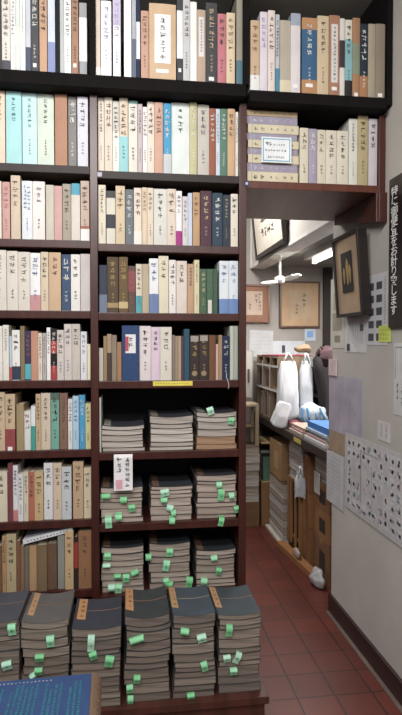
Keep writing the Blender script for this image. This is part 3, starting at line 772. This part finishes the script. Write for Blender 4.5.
# loose leaflets
def scrawl(o, w, h, name, hx, rng, cols=4, s=.012, x0=.12, x1=.9, z0=.1, z1=.9, y=-.0002):
    mb = MB()
    for k in range(cols): column(mb, w*(x0+(x1-x0)*(k+.5)/cols), h*z1, h*(z0+rng.uniform(0, .2)), s, rng, lambda x: y)
    if mb.v: mb.build(name, mat(hx, 'gloss', .6), o)
def patches(o, w, h, name, cells, y=-.0002):
    mats, mb = [], MB()
    for (x0, x1, z0, z1, hx) in cells:
        m = mat(hx)
        if m not in mats: mats.append(m)
        mb.cur = mats.index(m); mb.box(w*x0, w*x1, y-.0003, y+.0001, h*z0, h*z1)
    return mb.build(name, mats, o)
rng = random.Random(31)
o, w, h = wall_sheet('leaflet', 'white leaflet with two columns of dark photos beside the framed picture', 'leaflet', 366, 387, 277, 345, 'd2d3d6')
patches(o, w, h, 'photo_prints', [(x, x+.26, z, z+.105, '4c4f58') for x in (.12, .5) for z in (.06, .24, .42, .6, .78)][:10])
mb = MB(); column(mb, w*.9, h*.95, h*.25, .012, rng); mb.build('printed_text', INK, o)
o, w, h = wall_sheet('leaflet', 'white printed leaflet pinned below the framed picture', 'leaflet', 345, 366, 312, 352, 'd6d5d6')
scrawl(o, w, h, 'printed_text', '8a8d96', rng, 7, .011); patches(o, w, h, 'photo_prints', [(.1, .25, .03, .2, '3c4048'), (.72, .88, .5, .66, '55585e')], -.0006)
o, w, h = wall_sheet('poster', 'cream poster at the wall end, half behind the framed picture', 'poster', 330.5, 344.5, 280, 348, 'd3cdbf')
patches(o, w, h, 'faded_print', [(.15, .8, .25, .5, 'a9a08c'), (.2, .55, .55, .8, 'b9b09c'), (.6, .85, .6, .85, 'c4b89f'), (.3, .7, .08, .18, '8f8a80')])
o, w, h = wall_sheet('sticky_note', 'fluorescent yellow note stuck below the white leaflets', 'note', 378.5, 390.5, 326, 342, 'd6e23a', X=WX-.0038)
mb = MB()
for z in (.75, .45, .2):
    for k in range(4): glyphs(mb, w*(.2+.2*k), h*z, .011, rng, -.0002)
mb.build('handwriting', mat('6d7436', 'gloss', .6), o)
o, w, h = wall_sheet('poster', 'faded pale violet poster taped at the wall end', 'poster', 328.8, 361.5, 374, 428.5, 'aaa3b0', kind='mottle')
o, w, h = wall_sheet('kraft_sheet', 'plain brown paper patch between the violet poster and typed sheet', 'paper', 329, 344.5, 428.6, 449, 'a98f74')
o, w, h = wall_sheet('notice', 'white typed sheet at the wall end below the brown paper patch', 'notice', 326.5, 343.2, 449, 499, 'c9c8cc', X=WX-.0034)
mb = MB()
for z in range(11):
    for k in range(6): glyphs(mb, w*(.16+.12*k), h*(.9-.078*z), .009, rng, -.0002)
mb.build('typed_text', mat('5f6572', 'gloss', .6), o)
o, w, h = wall_sheet('poster', 'large illustrated poster with rows of small pale drawings', 'poster', 345, 405, 432, 506, 'c6c2c3', X=WX-.0036)
cells = []; cs = ['9fb4bb', 'b59aa6', '8fa2ad', 'b8a8ab', '94a0a8', 'aab7b4', 'a98f9a', '8b8f98']
for i in range(10):
    for j in range(7):
        if 0 < i < 9 and 0 < j < 6 and rng.random() < .35: continue
        x, z = .04+i*.093, .05+j*.13
        cells.append((x+.004, x+.078, z+.01, z+.115, 'd0cccd'))
        for _ in range(4):
            a_, b_ = x+rng.uniform(.008, .05), z+rng.uniform(.015, .075)
            cells.append((a_, a_+rng.uniform(.016, .034), b_, b_+rng.uniform(.02, .05), rng.choice(cs)))
cells.append((.3, .312, .2, .85, '9b9aa4')); cells.append((.3, .62, .84, .85, '9b9aa4')); cells.append((.5, .508, .12, .7, 'a8a2aa'))
pr = patches(o, w, h, 'printed_drawings', [(a_, b_, c_, d_, e_) for a_, b_, c_, d_, e_ in cells if e_ == 'd0cccd'], -.0002)
patches(o, w, h, 'printed_colours', [q for q in cells if q[4] != 'd0cccd'], -.0006)
mb = MB(); rg = random.Random(8)
for k in range(38): glyphs(mb, w*rg.uniform(.06, .94), h*rg.uniform(.06, .95), .011, rg, -.001)
mb.build('printed_marks', mat('858a98', 'gloss', .6), o)
o, w, h = wall_sheet('note', 'small white handwritten note above the large illustrated poster', 'note', 377.5, 390, 420, 439, 'd2cccd')
scrawl(o, w, h, 'handwriting', '6c6668', rng, 2, .011)
o, w, h = wall_sheet('calligraphy_sheet', 'white calligraphy sheet at the photo edge below the black sign', 'paper', 393.5, 406, 343, 414, 'cfcfcf')
scrawl(o, w, h, 'brush_writing', '55575c', rng, 2, .022, z0=.06, z1=.45)
mb = MB(); mb.box(w*.12, w, -.0004, 0, h*.93, h*.95); mb.box(w*.1, w*.14, -.0004, 0, h*.5, h*.93); mb.build('printed_border', mat('9a9a9c'), o)
o, w, h = wall_sheet('paper_tag', 'small pinkish white tag hanging at the wall corner beside the leaflets', 'tag', 328.5, 336, 359, 375, 'd9c3c2', th=.006, X=WX-.0075)
scrawl(o, w, h, 'printed_text', '9a7f80', rng, 1, .012)
# ------------------------------------------------------------------ alcove: ceiling things
o = empty('fluorescent_lamp', (1.46, 3.75, SOF), 'white fluorescent lamp fixture on the alcove ceiling', 'lamp')
MB().box(-.07, .07, -.62, .52, -.045, -.0005).build('housing', mat('b9b7b2', 'metal'), o, .004)
MB().tube([(0, -.6, -.062), (0, .46, -.062)], .016, 12).build('tube', mat('ffffff', 'glow'), o, smooth=True)
mb = MB(); mb.box(-.02, .02, -.62, -.6, -.08, -.045); mb.box(-.02, .02, .46, .48, -.08, -.045); mb.build('tube_holder', mat('d8d6d0', 'plastic'), o)
fp = at_z(279, 252, SOF); fx, fy = max(fp.x, 1.175), fp.y
rodl = 26/F_PX*fy*1.0
o = empty('ceiling_fan', (fx, fy, SOF), 'white ceiling fan on a thin rod at the alcove ceiling', 'ceiling fan')
WHT = mat('d9d7d2', 'plastic')
MB().tube([(0, 0, -.0005), (0, 0, -.012), (0, 0, -.03)], [.05, .05, .02], 16).build('canopy', WHT, o, smooth=True)
MB().tube([(0, 0, -.03), (0, 0, -rodl)], .009, 10).build('down_rod', WHT, o, smooth=True)
MB().tube([(0, 0, -rodl+.01), (0, 0, -rodl), (0, 0, -rodl-.035), (0, 0, -rodl-.045)], [.02, .04, .04, .02], 16).build('motor_hub', WHT, o, smooth=True)
for ang in (-12, 196):
    mb = MB(); Mx = Matrix.Rotation(math.radians(-13), 4, 'Y') @ Matrix.Rotation(math.radians(ang), 4, 'Z') @ Matrix.Rotation(math.radians(-14), 4, 'X')
    out = [(.03, -.02), (.05, -.045), (.09, -.062), (.14, -.05), (.165, 0), (.14, .05), (.09, .062), (.05, .045), (.03, .02)]
    n = len(out); mb.poly([Mx @ Vector((x, y, z)) + Vector((0, 0, -rodl-.02)) for z in (-.004, .004) for x, y in out], [tuple(range(n))[::-1], tuple(range(n, 2*n))]+[(i, (i+1) % n, n+(i+1) % n, n+i) for i in range(n)])
    mb.build('blade', WHT, o)
# calligraphy frame on the wall above the alcove
a, b = at_x(257, 258, 1.112), at_x(286, 244, 1.112); w = a.y-b.y; h = .5; lean = .1
o = empty('framed_calligraphy', None, 'framed brush calligraphy on the upper wall above the alcove edge', 'picture', M=wall_basis(a.y, SOF+.004, lean, 1.105))
mb = MB(); f = .035
for q in ((0, w, 0, f), (0, w, h-f, h), (0, f, f, h-f), (w-f, w, f, h-f)): mb.box(q[0], q[1], -.006, .02, q[2], q[3])
mb.build('frame', mat('1f1917', 'wood'), o, .003)
MB().box(f, w-f, .004, .02, f, h-f).build('paper', mat('c9bfae'), o)
mb = MB(); rg = random.Random(4)
for k in range(4): glyphs(mb, w*(.34+.12*k), h*.62, .13, rg, .0036); glyphs(mb, w*(.32+.11*k), h*.36, .1, rg, .0036)
mb.build('brush_writing', INK, o)
# ------------------------------------------------------------------ alcove: back wall
def back_sheet(name, label, cat, x0, x1, yt, yb, hx, th=.0015, Y=BACK-.002, tilt=0):
    a, b, t = at_y(x0, yb, Y-th), at_y(x1, yb, Y-th), at_y(x0, yt, Y-th)
    o = empty(name, (a.x, Y-th, a.z), label, cat); o.rotation_euler = (0, tilt, 0)
    return o, b.x-a.x, t.z-a.z
for (x0, x1, yt, yb, lb, fx_, mx_, sd) in ((280, 320, 281, 327.5, 'square framed calligraphy with wide tan border on the alcove back wall', '5e4030', 'b8946c', 2), (236, 270, 284, 322.5, 'brown framed calligraphy on the back wall, partly behind the bookcase', '6b452f', '8a5d42', 3)):
    o, w, h = back_sheet('framed_calligraphy', lb, 'picture', x0, x1, yt, yb, '', th=.03)
    mb = MB(); f = .016
    for q in ((0, w, 0, f), (0, w, h-f, h), (0, f, f, h-f), (w-f, w, f, h-f)): mb.box(q[0], q[1], 0, .03, q[2], q[3])
    mb.build('frame', mat(fx_, 'wood'), o, .002)
    MB().box(f, w-f, .008, .03, f, h-f).build('mat_border', mat(mx_), o)
    mb = MB().box(w*.24, w*.78, .006, .0078, h*.2, h*.82); pp = mb.build('paper', mat('b59a78' if sd == 2 else 'b9a08a'), o)
    mb = MB(); rg = random.Random(sd); column(mb, w*.6, h*.75, h*.4, .04, rg, lambda x: .0058); column(mb, w*.42, h*.52, h*.25, .03, rg, lambda x: .0058)
    if sd == 3: column(mb, w*.7, h*.78, h*.3, .03, rg, lambda x: .0058)
    mb.build('brush_writing', mat('3a2c22'), pp)
o, w, h = back_sheet('notice', 'large white printed sheet on the back wall below the brown frame', 'notice', 249, 272.5, 330, 356.5, '', tilt=.03)
MB().box(0, w, 0, .0015, 0, h).build('sheet', mat('b9b9bb'), o)
mb = MB(); rg = random.Random(6)
for z in range(6):
    for k in range(8): glyphs(mb, w*(.1+.1*k), h*(.88-.14*z), .012, rg, -.0002)
mb.build('printed_text', mat('8d8f96', 'gloss', .6), o)
o, w, h = back_sheet('notice', 'wide white sheet on the back wall behind the plastic bags', 'notice', 272.8, 305, 341, 358, '')
MB().box(0, w, 0, .0015, 0, h).build('sheet', mat('c3c5cb'), o); patches(o, w, h, 'printed_figure', [(.28, .38, .3, .75, '3a3d46')])
o, w, h = back_sheet('paper_tag', 'small white tag with a blue square below the tan-bordered frame', 'tag', 304.5, 315.5, 329, 341, '', th=.006)
MB().box(0, w, 0, .005, 0, h).build('card', mat('b4bcc6'), o); patches(o, w, h, 'blue_square', [(.22, .78, .3, .82, '6f9fd6')]); MB().tube([(w/2, .002, h), (w/2, .002, h+.03)], .0012, 6).build('string', mat('d8d8d8'), o)
struct('trim_5', MB().box(at_y(324, 340, BACK-.04).x, at_y(332, 340, BACK-.04).x, BACK-.04, BACK, 0, SOF), mat('2a2322', 'wood'))
# pale cabinet and stool at the far end of the aisle
o = empty('cabinet', (.78, 4.76, 0), 'pale grey narrow cabinet standing at the far end of the aisle', 'cabinet')
MB().box(0, .322, 0, .235, 0, 1.44).build('body', mat('a39d94'), o, .003); MB().box(.015, .308, -.012, -.0005, 1.03, 1.43).build('door', mat('b9b3aa'), o, .002)
MB().box(.015, .308, -.012, -.0005, .03, 1.02).build('door', mat('7d756d'), o, .002); MB().box(.27, .285, -.026, -.012, 1.16, 1.28).build('handle', mat('6a625a', 'metal'), o, .002)
o = empty('step_stool', (.85, 4.47, .66), 'cream wooden step stool standing on the book pile in the far aisle', 'stool')
CR = mat('b3a286', 'wood')
MB().box(0, .235, 0, .2, .325, .345).build('top_step', CR, o, .003)
for x in (.0, .207):
    for y in (.0, .17): MB().box(x, x+.028, y, y+.028, .0, .325).build('leg', CR, o, .002)
MB().box(.028, .207, .06, .14, .15, .168).build('rung_step', CR, o, .002)
# ------------------------------------------------------------------ counter along the aisle
CX, CZ = 1.15, .872
o = empty('counter', (CX, 3.03, 0), 'long dark wooden counter along the right side of the far aisle', 'counter')
MB().box(0, .75, 0, 1.93, CZ-.055, CZ).build('worktop', mat('2f2320', 'wood'), o, .003)
MB().box(.55, .58, .02, 1.9, 0, CZ-.055).build('back_panel', mat('3a2c27', 'wood'), o)
for y in (.02, 1.88):
    for x in (.46, .68): MB().box(x, x+.05, y, y+.05, 0, CZ-.055).build('leg', mat('2f2320', 'wood'), o)
a, b = at_x(293.5, 443, CX-.003), at_x(300.5, 443, CX-.003)
o = tag(MB().box(CX-.003, CX-.0005, b.y, a.y, CZ-.042, CZ-.012).build('edge_label', mat('cfbd3a')), "small yellow label on the far counter's dark edge", 'label')
# bookcase standing on the counter
y0, y1 = 4.235, 4.93; zb, zt = CZ+.0005, 1.40
o = empty('counter_bookcase', (1.175, y0, zb), 'light wood open bookcase on the counter behind the plastic bags', 'bookcase')
LW = mat('86735d', 'wood'); HH = zt-zb
for y in (0, .22, .45, y1-y0-.018): MB().box(0, .22, y, y+.018, 0, HH).build('upright', LW, o)
for z in (0, .25, HH-.016): MB().box(.012, .22, .018, y1-y0-.018, z, z+.016).build('shelf_board', LW, o)
for z in (.245, HH*.83): MB().box(-.006, -.0005, 0, y1-y0, z, z+.016).build('label_rail', mat('c9c8c8'), o)
rg = random.Random(12); BW = [('lavender grey', 'a9a2b0'), ('white', 'c9c6c4'), ('dark blue', '3f4556'), ('brown', '6a4f42'), ('pinkish', 'b0938f'), ('grey', '8b8a8c'), ('maroon', '5c353a'), ('cream', 'b9ab94')]
for sh, z in enumerate((.0165, .2665)):
    nb = 0
    for bay_, (ya, yb_) in enumerate(((.45, .675), (.225, .447))):
        y = yb_-.004; k = 0
        while y-.03 > ya+.02:
            t = rg.uniform(.022, .036); nm, hx = rg.choice(BW); hh = rg.uniform(.15, .215)
            k += 1
            bk = empty('book', (1.175+.02, y0+y-t, zb+z), '%s book, %s from the far end, %s bay, %s shelf of the counter bookcase' % (nm, ORD[k], ('far', 'near')[bay_], ('lower', 'upper')[sh]), 'book', 'books in the counter bookcase')
            MB().box(0, .15, 0, t-.001, 0, hh).build('cover', mat(hx), bk); MB().box(.004, .147, .003, t-.004, hh, hh+.0012).build('pages', mat('c5bba6', 'pages'), bk)
            y -= t
# red rod with hanging bags
RY, RZ = 4.17, 1.409
tag(MB().tube([(1.03, RY, RZ), (1.42, RY, RZ)], .008, 10).build('hanging_rod', mat('8e4448', 'plastic'), None, 0, True), 'thin red rod lying across the counter bookcase top, carrying plastic bags', 'rod')
def bag(name, label, cat, xc, y, ztop, w, h, dpt, m, seed, handles=True, Hm=None):
    """soft hanging bag: lofted wrinkled outline, gathered at the top"""
    rg = random.Random(seed); o = empty(name, (xc, y, ztop), label, cat, 'hanging bags' if 'plastic' in label else None)
    mb = MB(); n = 40; lv = 24; vs = []
    for j in range(lv+1):
        v = j/lv; ww = w/2*(.62+.38*min(1, v*4.5)**.7)*(1+.05*math.sin(6*v+seed)); dd = dpt/2*(.3+.7*min(1, v*1.8))*(1 if v < .97 else .75)
        for i in range(n):
            a = 2*math.pi*i/n; q = 1+.06*math.sin(3*a+seed+5*v)+.05*math.sin(8*a+2*seed+9*v)*(1-.3*v)+.03*math.sin(13*a-14*v+seed)
            ex = .55; c, s = math.cos(a), math.sin(a)
            vs.append((ww*math.copysign(abs(c)**ex, c)*(1+(q-1)*.5), dd*math.copysign(abs(s)**ex, s)*q, -.045-v*(h-.045)+.012*math.sin(2*a+seed)*v))
    fs = [(j*n+i, j*n+(i+1) % n, (j+1)*n+(i+1) % n, (j+1)*n+i) for j in range(lv) for i in range(n)] + [tuple(range(lv*n, lv*n+n)), tuple(range(n))[::-1]]
    mb.poly(vs, fs); mb.build('bag_body', m, o, smooth=True)
    for sgn in ((-1, 1) if handles else ()):
        hm = MB(); hm.tube([(sgn*w*.22, -.01, -.06), (sgn*w*.18, -.013, -.03), (sgn*w*.1, -.013, -.004), (sgn*w*.05, 0, .012), (sgn*w*.1, .013, -.004), (sgn*w*.18, .013, -.03), (sgn*w*.22, .01, -.06)], .006, 6)
        hm.build('handle', Hm or m, o, smooth=True)
    return o
PLB = mat('e2e3e6', 'film'); PLC = mat('d4d6db', 'film')
def hx_at(px, Y): return at_y(px, 380, Y).x
def hz_at(py, Y): return at_y(290, py, Y).z
Y_ = RY
bag('plastic_bag', 'large crumpled white plastic bag hanging on the red rod, in front', 'plastic bag', hx_at(288, Y_), Y_, RZ+.002, .16, RZ-hz_at(420, Y_), .09, PLB, 3)
bag('plastic_bag', 'white plastic bag hanging on the rod next to the dark umbrella', 'plastic bag', hx_at(306, Y_), Y_, RZ+.002, .1, RZ-hz_at(408, Y_), .06, PLC, 5)
b_ = bag('plastic_bag', 'small white plastic bag standing on the counter edge below the hanging bags', 'plastic bag', 1.185, RY-.15, CZ+.235, .12, .225, .05, PLB, 8, False)
b_.rotation_euler = (0, .3, 0)
# folded dark umbrella hanging beside the bags
xu = hx_at(320, Y_); o = empty('umbrella', (xu, Y_-.03, RZ), 'folded dark umbrella hanging on the rod right of the white bags', 'umbrella')
mb = MB(); mb.tube([(-.02, 0, .01), (-.035, 0, -.03), (-.02, 0, -.12), (.005, 0, -.3), (.015, 0, -.48), (.017, 0, -.50)], [.022, .035, .042, .034, .016, .006], 12); mb.build('canopy', mat('231c1f', 'cloth'), o, smooth=True)
MB().tube([(-.02, 0, .01), (-.02, 0, .05), (-.01, 0, .065), (.005, 0, .06), (.01, 0, .045)], .007, 8).build('handle', mat('4b3328', 'wood'), o, smooth=True)
MB().tube([(.017, 0, -.5), (.018, 0, -.525)], .004, 6).build('ferrule', mat('8b8b8b', 'metal'), o)
# dark rack with bundles
o = empty('counter_rack', (1.50, 4.2, CZ+.0005), 'dark open rack on the counter right of the umbrella', 'rack')
DK = mat('3a3234', 'wood')
for y in (0, .3): MB().box(0, .3, y, y+.016, 0, .44).build('side_panel', DK, o)
for z in (0, .2, .424): MB().box(0.002, .298, .016, .3, z, z+.016).build('shelf_board', DK, o)
def bundle(name, label, cat, c, r, hx, seed, kind='cloth'):
    rg = random.Random(seed); bm = bmesh.new(); bmesh.ops.create_icosphere(bm, subdivisions=3, radius=1)
    for v in bm.verts:
        p = v.co; q = 1+.14*math.sin(4*p.x+seed)+.1*math.sin(6*p.y+2*seed+3*p.z)+.07*math.sin(9*p.z+seed)
        v.co = Vector((p.x*r[0]*q, p.y*r[1]*q, max(p.z*r[2]*q, -r[2]*.75)))
    me = bpy.data.meshes.new(name); bm.to_mesh(me); bm.free(); me.materials.append(mat(hx, kind)); me.polygons.foreach_set('use_smooth', [True]*len(me.polygons))
    o = bpy.data.objects.new(name, me); COL.objects.link(o); o.location = c; return tag(o, label, cat)
rz_ = CZ+.4425
bundle('cloth_bundle', 'maroon cloth bundle on the dark counter rack', 'bundle', (1.64, 4.34, rz_+.068), (.14, .12, .09), '4d3238', 2)
bundle('cloth_bundle', 'tan paper bundle lying left of the maroon bundle', 'bundle', (1.448, 4.44, rz_+.138), (.065, .05, .036), '8f7355', 6)
tag(MB().box(1.40, 1.495, 4.39, 4.49, CZ+.0005, rz_+.1).build('file_box', mat('7d8b76'), None, .003), 'grey-green file box standing behind the umbrella on the counter', 'box')
# magazines, books and packages lying on the counter
def cbox(name, label, cat, xf, xn, zb, zt, d, X, hx, kind='paper', parts=True):
    a, b = at_x(xf, 430, X), at_x(xn, 430, X)
    o = empty(name, (X, b.y, zb), label, cat); w = a.y-b.y; h = zt-zb
    return o, w, h
cz = CZ+.0005
pile = [('white', 'cfcfd2', 3.2, 3.58, .022, 1.175), ('pinkish', 'b98f8c', 3.22, 3.57, .016, 1.185), ('grey', '9aa2a8', 3.18, 3.55, .02, 1.2), ('pale blue', 'a9bfd2', 3.22, 3.59, .016, 1.19), ('bright blue', '2f74c0', 3.2, 3.6, .04, 1.205)]
for i, (nm, hx, ya, yb_, t, x) in enumerate(pile):
    o = empty('magazine', (x, ya, cz), '%s magazine in the counter pile, %s' % (nm, ['lowest', 'second from bottom', 'the middle one', 'second from top', 'topmost and thickest'][i]), 'magazine', 'magazines piled on the counter')
    w, L_ = .3, yb_-ya
    mb = MB(); mb.box(0, w, 0, L_, 0, .002); mb.box(0, w, 0, L_, t-.002, t-.0004); mb.box(0, .002, 0, L_, .002, t-.002); mb.build('cover', mat(hx), o); MB().box(.003, w-.003, .002, L_-.002, .0021, t-.0021).build('pages', mat('c9c3b6', 'pages'), o)
    cz += t
cz = CZ+.0005
for i, (nm, hx, ya, yb_, t, x) in enumerate((('cream', 'b9a892', 3.62, 3.91, .02, 1.17), ('pink', 'b07f82', 3.63, 3.89, .014, 1.18), ('beige', 'a58f7c', 3.63, 3.92, .02, 1.19))):
    o = empty('magazine', (x, ya, cz), '%s magazine in the low pile at the counter edge below the bags' % nm, 'magazine', 'magazines in the low counter pile')
    w, L_ = .25, yb_-ya
    mb = MB(); mb.box(0, w, 0, L_, 0, .002); mb.box(0, w, 0, L_, t-.002, t-.0004); mb.box(0, .002, 0, L_, .002, t-.002); mb.build('cover', mat(hx), o); MB().box(.003, w-.003, .002, L_-.002, .0021, t-.0021).build('pages', mat('bdb4a4', 'pages'), o)
    cz += t
o = bundle('striped_package', 'blue and white striped package on the counter before the dark rack', 'package', (1.395, 4.05, CZ+.078), (.11, .10, .1), 'b9c6d2', 9, 'plastic')
mb = MB()
for k in range(4):
    a = -.9+k*.5; mb.tube([(1.395+.12*math.sin(a)*.9, 3.945, CZ+.03), (1.395+.12*math.sin(a)-.02, 3.94, CZ+.09), (1.395+.1*math.sin(a)-.03, 3.97, CZ+.15)], .009, 6)
s_ = mb.build('stripes', mat('4f7fae', 'plastic'), None); s_.parent = o; s_.matrix_parent_inverse = Matrix.Translation(-o.location)
bundle('red_package', 'small red package on the counter left of the striped package', 'package', (1.235, 3.965, CZ+.03), (.04, .06, .038), '6e2c36', 11, 'plastic')
# ------------------------------------------------------------------ cartons and stacks under the counter
def under(name, label, cat, X, xf, xn, yt, yb, dep, hx, kind='card', build='carton', layers=None, bev=.003):
    a, b = at_x(xf, 480, X), at_x(xn, 480, X); xm = (xf+xn)/2
    zt, zb = at_x(xm, yt, X).z, max(.0005, at_x(xm, yb, X).z)
    return a.y, b.y, zb, zt
def carton(label, X, ya, yb_, zb, zt, dep, hx, lab=None, group=None):
    o = empty('cardboard_box', (X, yb_, zb), label, 'box', group); L_, h = ya-yb_, zt-zb
    MB().box(0, dep, 0, L_, 0, h).build('carton', mat(hx, 'card'), o, .003)
    MB().box(-.0006, dep+.0006, L_*.44, L_*.56, h-.03, h+.0006).build('packing_tape', mat('a58a62', 'gloss'), o)
    if lab: MB().box(-.0014, -.0002, L_*.25, L_*.62, h*.25, h*.72).build('printed_label', mat(lab), o)
    return o
def pile_of(n, name, lab, cat, X, ya, yb_, zb, zt, dep, cols, group, seed, names):
    rg = random.Random(seed); cuts = [rg.uniform(.7, 1.3) for _ in range(n)]; s = sum(cuts); z = zb
    for k in range(n):
        t = (zt-zb)*cuts[k]/s; i = k % len(cols)
        o = empty(name, (X+rg.uniform(0, .008), yb_+rg.uniform(0, .01), z), '%s %s' % (names[i], lab % ('topmost' if k == n-1 else 'lowest' if k == 0 else ORD[n-k]+' from top')), cat, group)
        w, L_ = dep-.01, ya-yb_-.012
        mb = MB(); mb.box(0, w, 0, L_, 0, .002); mb.box(0, w, 0, L_, t-.0026, t-.0006); mb.box(w-.002, w, 0, L_, .002, t-.0026); mb.build('cover', mat(cols[i]), o)
        MB().box(.002, w-.003, .002, L_-.002, .0021, t-.0028).build('pages', mat('b5a795' if i % 2 else 'c9c3bb', 'pages'), o); z += t
# far end boxes
carton('brown carton standing on the floor at the far end of the aisle', .80, 4.72, 4.45, .0005, .205, .285, '7d5f45')
pile_of(7, 'book', 'book in the pile on the far aisle carton, %s', 'book', .835, 4.71, 4.455, .2055, .658, .255, ['c4b9a8', '6b5a4c', 'd3cdc4', 'a58b6c', '8d8379'], 'books piled on the far carton', 17, ['cream', 'brown', 'white', 'tan', 'grey'])
yl, yr, zb, zt = under('', '', '', 1.11, 258.5, 269, 480, 519, .3, '')
carton('tall brown carton beside the far brown carton, under the open box', 1.105, 4.80, 4.46, .0005, .355, .4, '8f6a49')
o = empty('open_box', (1.105, 4.46, .3555), 'tan box open towards the aisle with dark and green contents', 'box')
mb = MB()
for b in ((0, .3, 0, .33, 0, .008), (0, .3, 0, .33, .32, .328), (0, .3, .322, .33, .008, .32), (.292, .3, .008, .322, .008, .32), (0, .008, .19, .322, .008, .32)): mb.box(*b)
mb.build('carton', mat('a08560', 'card'), o)
for k, (nm, hx) in enumerate((('green', '4f7a62'), ('dark', '2b2f36'), ('pale', 'b9b6ac'))):
    bk = tag(MB().box(1.125, 1.28, 4.49+k*.035, 4.518+k*.035, .364, .364+.2+.02*k).build('folder', mat(hx)), '%s folder standing inside the open tan box' % nm, 'folder', 'folders in the open box')
carton('pale tan carton on the dark book pile under the counter', 1.168, 4.445, 4.10, .455, .735, .3, 'a3815a', 'b8995f')
pile_of(8, 'boxed_book', 'volume in the pile under the pale tan carton, %s', 'book', 1.155, 4.43, 4.015, .02, .453, .3, ['cfc4c0', '4d3034', 'd6cec9', '5a3b3a'], 'volumes piled under the counter', 3, ['white', 'maroon', 'pale grey', 'dark red'])
tag(MB().box(1.13, 1.45, 4.01, 4.445, .0005, .0195).build('base_board', mat('c0b5a6')), 'pale board on the floor under the dark book pile', 'board')
pile_of(8, 'paper_bundle', 'paper bundle above the wooden crate, %s', 'paper bundle', 1.19, 3.99, 3.70, .53, .81, .26, ['dcd9d3', '7f776e', 'd6d3cd'], 'paper bundles on the wooden crate', 5, ['white', 'greyish', 'pale'])
o = empty('wooden_crate', (1.185, 3.695, .0005), 'upright tan wooden crate with vertical slats under the paper bundles', 'crate')
CW = mat('96704a', 'wood')
for z in (.10, .505): MB().box(.012, .27, .012, .288, z, z+.02).build('panel', CW, o)
for y in (0, .10, .20, .27): MB().box(0, .011, y, y+.03, .06, .525).build('slat', CW, o)
for y in (0, .288): MB().box(.0115, .27, y, y+.012, 0, .525).build('side_panel', CW, o)
tag(MB().box(1.205, 1.43, 3.72, 3.96, .123, .44).build('wrapped_parcel', mat('6e4a36', 'card'), None, .004), 'brown wrapped parcel inside the wooden crate', 'parcel')
carton('brown carton right of the paper bundles, partly behind a clear bag', 1.205, 3.69, 3.56, .50, .755, .3, '83583a')
carton('brown carton below the clear bag, upper of two', 1.205, 3.69, 3.56, .27, .498, .3, '93683f')
carton('brown carton on the floor below the clear bag', 1.205, 3.69, 3.56, .0005, .268, .3, '8b6140')
pile_of(6, 'magazine', 'magazine in the pile on the cartons by the wall corner, %s', 'magazine', 1.235, 3.55, 3.27, .62, .76, .25, ['b7bda0', '5e5a55', 'c9c8c6', 'b9a24a', '6b5a4c', 'd0cfcd'], 'magazines piled by the wall corner', 8, ['pale green', 'dark', 'white', 'yellow', 'brown', 'pale'])
for k, (zb, zt) in enumerate(((.44, .618), (.255, .438), (.0005, .253))):
    carton('brown carton with dark label by the wall corner, %s of three' % ('top', 'middle', 'bottom')[k], 1.235, 3.55, 3.27, zb, zt, .3, ('8c6242', '946a45', '7f5a40')[k], '3b2f2a')
# hanging tags and clear bag
tag(MB().box(1.224, 1.2295, 3.42, 3.52, .53, .67).build('paper_tag', mat('cfcac6'), None, .001), 'white paper tag hanging from the magazine pile by the wall corner', 'tag')
bag('clear_bag', 'small clear bag with white tag hanging under the counter edge', 'bag', 1.165, 3.63, .66, .07, .2, .05, PLC, 12)
# floor strip and crumpled plastic
tag(MB().prism([(1.10, 3.99), (1.16, 3.40), (1.215, 3.40), (1.165, 3.99)], .0005, .045).build('cardboard_strip', mat('98683f', 'card'), None, .004), 'orange-brown cardboard strip lying on the floor along the boxes', 'cardboard')
bundle('crumpled_plastic', 'crumpled white plastic sheet on the floor by the wall corner', 'plastic sheet', (1.175, 3.315, .045), (.042, .075, .055), 'b4b2b2', 13, 'plastic')
bundle('crumpled_paper', 'small crumpled pale paper on the cardboard strip', 'paper', (1.155, 3.66, .072), (.022, .06, .033), 'b9a79c', 15, 'plastic')
